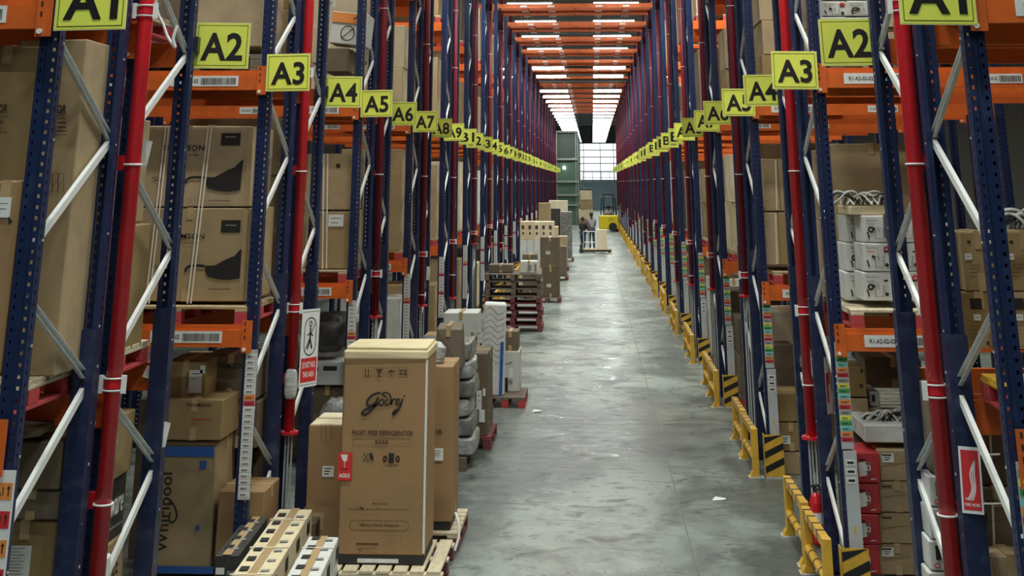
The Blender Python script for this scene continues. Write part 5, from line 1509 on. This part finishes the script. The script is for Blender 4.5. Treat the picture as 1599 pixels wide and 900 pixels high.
# wrapped goods near the far end
names5 = ['lowest', 'second', 'third', 'topmost']
for i in range(4):
    carton(-1.0 + .04 * i, .05 - .03 * i, 100, 101.1, .0 + .62 * i, .62 * (i + 1) - .01, names5[i] + ' pale wrapped pallet load near the far end window', 'carton_light' if i % 2 else 'carton', tape=False, group='pale wrapped loads', warp=.03)
q = MB().use('dark_metal').cbox(-.9, .0, 100.1, 101, 2.48, 2.62, .02); tag(obj('dark_sheet', q), 'dark sheet on top of the pale wrapped loads', 'sheet')

# ---- forklift seen from behind
fk = empty('forklift', (1.0, 93.5, 0), 'yellow forklift with a black overhead guard far down the aisle', 'forklift')
m = MB().use('forklift_yellow').cbox(.38, 1.66, 93.0, 93.7, .12, 1.0, .06).cbox(.42, 1.62, 93.6, 95.2, .25, .70, .05); PT('body', m, fk)
m = MB().use('black_rubber')
for x in (.42, 1.42): 
    for y in (93.35, 95.0): m.tube([(x, y, .26), (x + .2, y, .26)], .26, 18)
PT('wheel', m, fk)
m = MB().use('black_rubber').tube([(1.27, 92.98, .28), (1.27, 93.05, .28)], .27, 20); PT('wheel_arch', m, fk)
m = MB().use('dark_metal')
for x in (.50, 1.54):
    m.tube([(x, 93.3, .9), (x + (.08 if x < 1 else -.08), 93.6, 2.05)], .035, 8).tube([(x, 95.0, .7), (x + (.08 if x < 1 else -.08), 94.8, 2.05)], .035, 8)
m.box(.55, 1.49, 93.55, 94.85, 2.03, 2.09)
for i in range(6): m.box(.58 + .16 * i, .61 + .16 * i, 93.55, 94.85, 2.09, 2.13)
PT('overhead_guard', m, fk)
m = MB().use('black_rubber').cbox(.75, 1.30, 94.0, 94.5, .75, .88, .04).cbox(.75, 1.30, 93.9, 94.05, .85, 1.08, .04); PT('seat', m, fk)
m = MB().use('dark_metal')
for x in (.68, 1.32): m.box(x, x + .08, 95.25, 95.4, .1, 2.3)
for z in (.5, 1.4, 2.2): m.box(.68, 1.4, 95.28, 95.38, z, z + .07)
PT('mast', m, fk)
m = MB().use('dark_metal').box(.75, .87, 95.4, 96.5, .08, .12).box(1.2, 1.32, 95.4, 96.5, .08, .12); PT('fork', m, fk)
m = MB(); m.use('ink'); m.ribbon(rrect(1.15, .74, .30, .12, .06), .02, 92.93, True); PT('badge', m, fk)

def skinned(name, joints, edges, radii, material, parent=None, sub=2, root=0):
    me = bpy.data.meshes.new(name); me.from_pydata(joints, edges, [])
    ob = bpy.data.objects.new(name, me); COL.objects.link(ob)
    sk = ob.modifiers.new('skin', 'SKIN')
    for i, r in enumerate(radii):
        me.skin_vertices[0].data[i].radius = (r, r) if not isinstance(r, tuple) else r
    me.skin_vertices[0].data[root].use_root = True
    sb = ob.modifiers.new('s', 'SUBSURF'); sb.levels = sub; sb.render_levels = sub
    dg = bpy.context.evaluated_depsgraph_get(); dg.update()
    m2 = bpy.data.meshes.new_from_object(ob.evaluated_get(dg)); m2.name = name
    bpy.data.objects.remove(ob)
    m2.materials.clear(); m2.materials.append(MATS[material])
    m2.polygons.foreach_set('use_smooth', [True] * len(m2.polygons))
    o = bpy.data.objects.new(name, m2); COL.objects.link(o)
    if parent is not None: o.parent = parent
    return o
def add_skin_mods():
    pass
def person(loc, rz, h, label, shirt, trousers, arms, sit=False):
    s = h / 1.72
    # joints: pelvis, chest, neck, head base, head top, shoulders, elbows, wrists, hips, knees, ankles, toes
    J = {'pelvis': (0, 0, .95), 'waist': (0, 0, 1.08), 'chest': (0, .01, 1.28), 'neck': (0, 0, 1.44), 'chin': (0, -.01, 1.50), 'head': (0, -.01, 1.60), 'crown': (0, 0, 1.68)}
    for q, sgn in (('l', -1), ('r', 1)):
        J['sh' + q] = (sgn * .17, 0, 1.38)
        e, wv = arms[0 if sgn < 0 else 1]
        J['el' + q] = (sgn * e[0], e[1], e[2]); J['wr' + q] = (sgn * wv[0], wv[1], wv[2]); J['ha' + q] = (sgn * wv[0], wv[1] - .07, wv[2] - .05)
        if sit:
            J['hip' + q] = (sgn * .09, 0, .90); J['kn' + q] = (sgn * .12, -.42, .88); J['an' + q] = (sgn * .12, -.45, .50); J['to' + q] = (sgn * .12, -.58, .46)
        else:
            J['hip' + q] = (sgn * .09, 0, .90); J['kn' + q] = (sgn * .10, -.03 if sgn > 0 else .04, .50); J['an' + q] = (sgn * .10, .02 if sgn > 0 else .10, .09); J['to' + q] = (sgn * .11, -.12 if sgn > 0 else -.04, .04)
    names = list(J); R_ = {'pelvis': .125, 'waist': .12, 'chest': .145, 'neck': .052, 'chin': .065, 'head': .088, 'crown': .06}
    for q in 'lr': R_.update({'sh' + q: .062, 'el' + q: .042, 'wr' + q: .030, 'ha' + q: .034, 'hip' + q: .088, 'kn' + q: .058, 'an' + q: .042, 'to' + q: .035})
    E_ = [('pelvis', 'waist'), ('waist', 'chest'), ('chest', 'neck'), ('neck', 'chin'), ('chin', 'head'), ('head', 'crown')]
    for q in 'lr': E_ += [('chest', 'sh' + q), ('sh' + q, 'el' + q), ('el' + q, 'wr' + q), ('wr' + q, 'ha' + q), ('pelvis', 'hip' + q), ('hip' + q, 'kn' + q), ('kn' + q, 'an' + q), ('an' + q, 'to' + q)]
    def build(keys, grow, name, material, parent):
        ix = {k: i for i, k in enumerate(keys)}
        return skinned(name, [tuple(c * s for c in J[k]) for k in keys], [(ix[a], ix[b]) for a, b in E_ if a in ix and b in ix], [(R_[k] + grow) * s for k in keys], material, parent)
    root = build(names, 0, 'person', 'skin', None)
    root.location = loc; root.rotation_euler = (0, 0, rz); tag(root, label, 'person')
    sh = [k for k in ('pelvis', 'waist', 'chest', 'shl', 'shr', 'ell', 'elr')]
    build(sh, .014, 'shirt', shirt, root)
    build(['pelvis', 'hipl', 'hipr', 'knl', 'knr', 'anl', 'anr'], .016, 'trousers', trousers, root)
    hm = MB().tube([(0, .012 * s, 1.585 * s), (0, .015 * s, 1.64 * s), (0, .008 * s, 1.70 * s), (0, .005 * s, 1.725 * s)], [.085 * s, .093 * s, .072 * s, .02 * s], 14)
    o = bpy.data.objects.new('hair', mesh_of('hair', hm, 'hair')); COL.objects.link(o); o.parent = root
    fm = MB().use('hair').box(-.045 * s, -.02 * s, -.100 * s, -.090 * s, 1.600 * s, 1.612 * s).box(.02 * s, .045 * s, -.100 * s, -.090 * s, 1.600 * s, 1.612 * s).box(-.025 * s, .025 * s, -.098 * s, -.088 * s, 1.535 * s, 1.545 * s)
    o = bpy.data.objects.new('face_features', mesh_of('face_features', fm)); COL.objects.link(o); o.parent = root
    nm_ = MB().use('skin').add([(-.014 * s, -.09 * s, 1.56 * s), (.014 * s, -.09 * s, 1.56 * s), (0, -.116 * s, 1.565 * s), (0, -.092 * s, 1.61 * s)], [(0, 1, 2), (0, 2, 3), (1, 3, 2)])
    o = bpy.data.objects.new('nose', mesh_of('nose', nm_)); COL.objects.link(o); o.parent = root
    # five fingers on each hand
    for q in 'lr':
        f = MB(); hx, hy, hz = [c * s for c in J['ha' + q]]
        for i in range(5):
            a = (i - 2) * .016 * s
            f.tube([(hx + a, hy, hz), (hx + a, hy - .035 * s, hz - .035 * s), (hx + a, hy - .03 * s, hz - (.075 - .006 * abs(i - 2)) * s)], [.009 * s, .008 * s, .006 * s], 6)
        o = bpy.data.objects.new('fingers', mesh_of('fingers', f, 'skin')); COL.objects.link(o); o.parent = root
    return root
ahead = (((.22, -.10, 1.12), (.16, -.32, 1.05)), ((.22, -.10, 1.12), (.16, -.32, 1.05)))
down = (((.23, .02, 1.13), (.24, -.06, .90)), ((.23, .02, 1.13), (.22, -.14, .92)))
person((-.47, 66.0, 0), 2.6, 1.50, 'person in dark clothes standing behind the hand pallet truck', 'cloth_black', 'cloth_blue', ahead)
person((-.08, 68.0, 0), -2.9, 1.66, 'person in a grey shirt beside the tan carton on the truck', 'cloth_grey', 'cloth_blue', ahead)
person((1.03, 94.2, .02), math.pi, 1.55, 'person in white driving the yellow forklift', 'cloth_white', 'cloth_black', ahead, sit=True)
# ---- hand pallet truck with a tan carton
pt = empty('pallet_truck', (-.1, 65.4, 0), 'hand pallet truck with a low load board in the middle of the aisle', 'pallet truck')
m = MB().use('dark_metal').box(-.60, .80, 64.95, 65.10, .05, .12).box(-.60, .80, 65.45, 65.60, .05, .12).box(-.62, -.50, 64.9, 65.65, .05, .35); PT('fork', m, pt)
m = MB().use('zinc').tube([(-.56, 65.2, .3), (-.66, 65.2, .75), (-.70, 65.2, 1.05)], .02, 8).tube([(-.70, 65.02, 1.05), (-.70, 65.38, 1.05)], .018, 8); PT('handle', m, pt)
m = MB().use('black_rubber').tube([(-.56, 65.15, .09), (-.56, 65.4, .09)], .09, 14).tube([(.7, 65.0, .05), (.7, 65.06, .05)], .045, 12).tube([(.7, 65.5, .05), (.7, 65.56, .05)], .045, 12); PT('wheel', m, pt)
m = MB().use('wood').cbox(-.45, .82, 64.9, 65.7, .12, .17, .01); PT('load_board', m, pt)
o = carton(.14, .62, 64.95, 65.6, .172, .98, 'tan carton riding on the hand pallet truck', 'carton_light', tape=True)
m = MB().use('zinc')
for z in (.45, .9): m.tube([(-.45, 65.0, z), (.08, 65.0, z)], .018, 8)
for x in (-.45, -.2, .08): m.tube([(x, 65.0, .17), (x, 65.0, .9)], .018, 8)
tag(obj('trolley_frame', m), 'light metal trolley frame beside the tan carton on the truck', 'trolley')

# white cord looped on the first red pipe (goods side)
x, z = at(250, 10, 8.3); x1, z1 = at(262, 75, 8.3); x2, z2 = at(275, 62, 8.3)
q = MB().tube(smooth_path([(x - .04, 8.2, z + .35), (x, 8.22, z), (x + .05, 8.24, z - .12), (x1 + .01, 8.25, z1 + .06), (x1 + .06, 8.25, z1), (x2, 8.24, z2), (x2 + .02, 8.24, z2 + .08)], 6), .009, 8)
tag(obj('white_cord', q, 'white_metal'), 'white cord looping down beside the first red pipe near the A2 sign', 'cord')
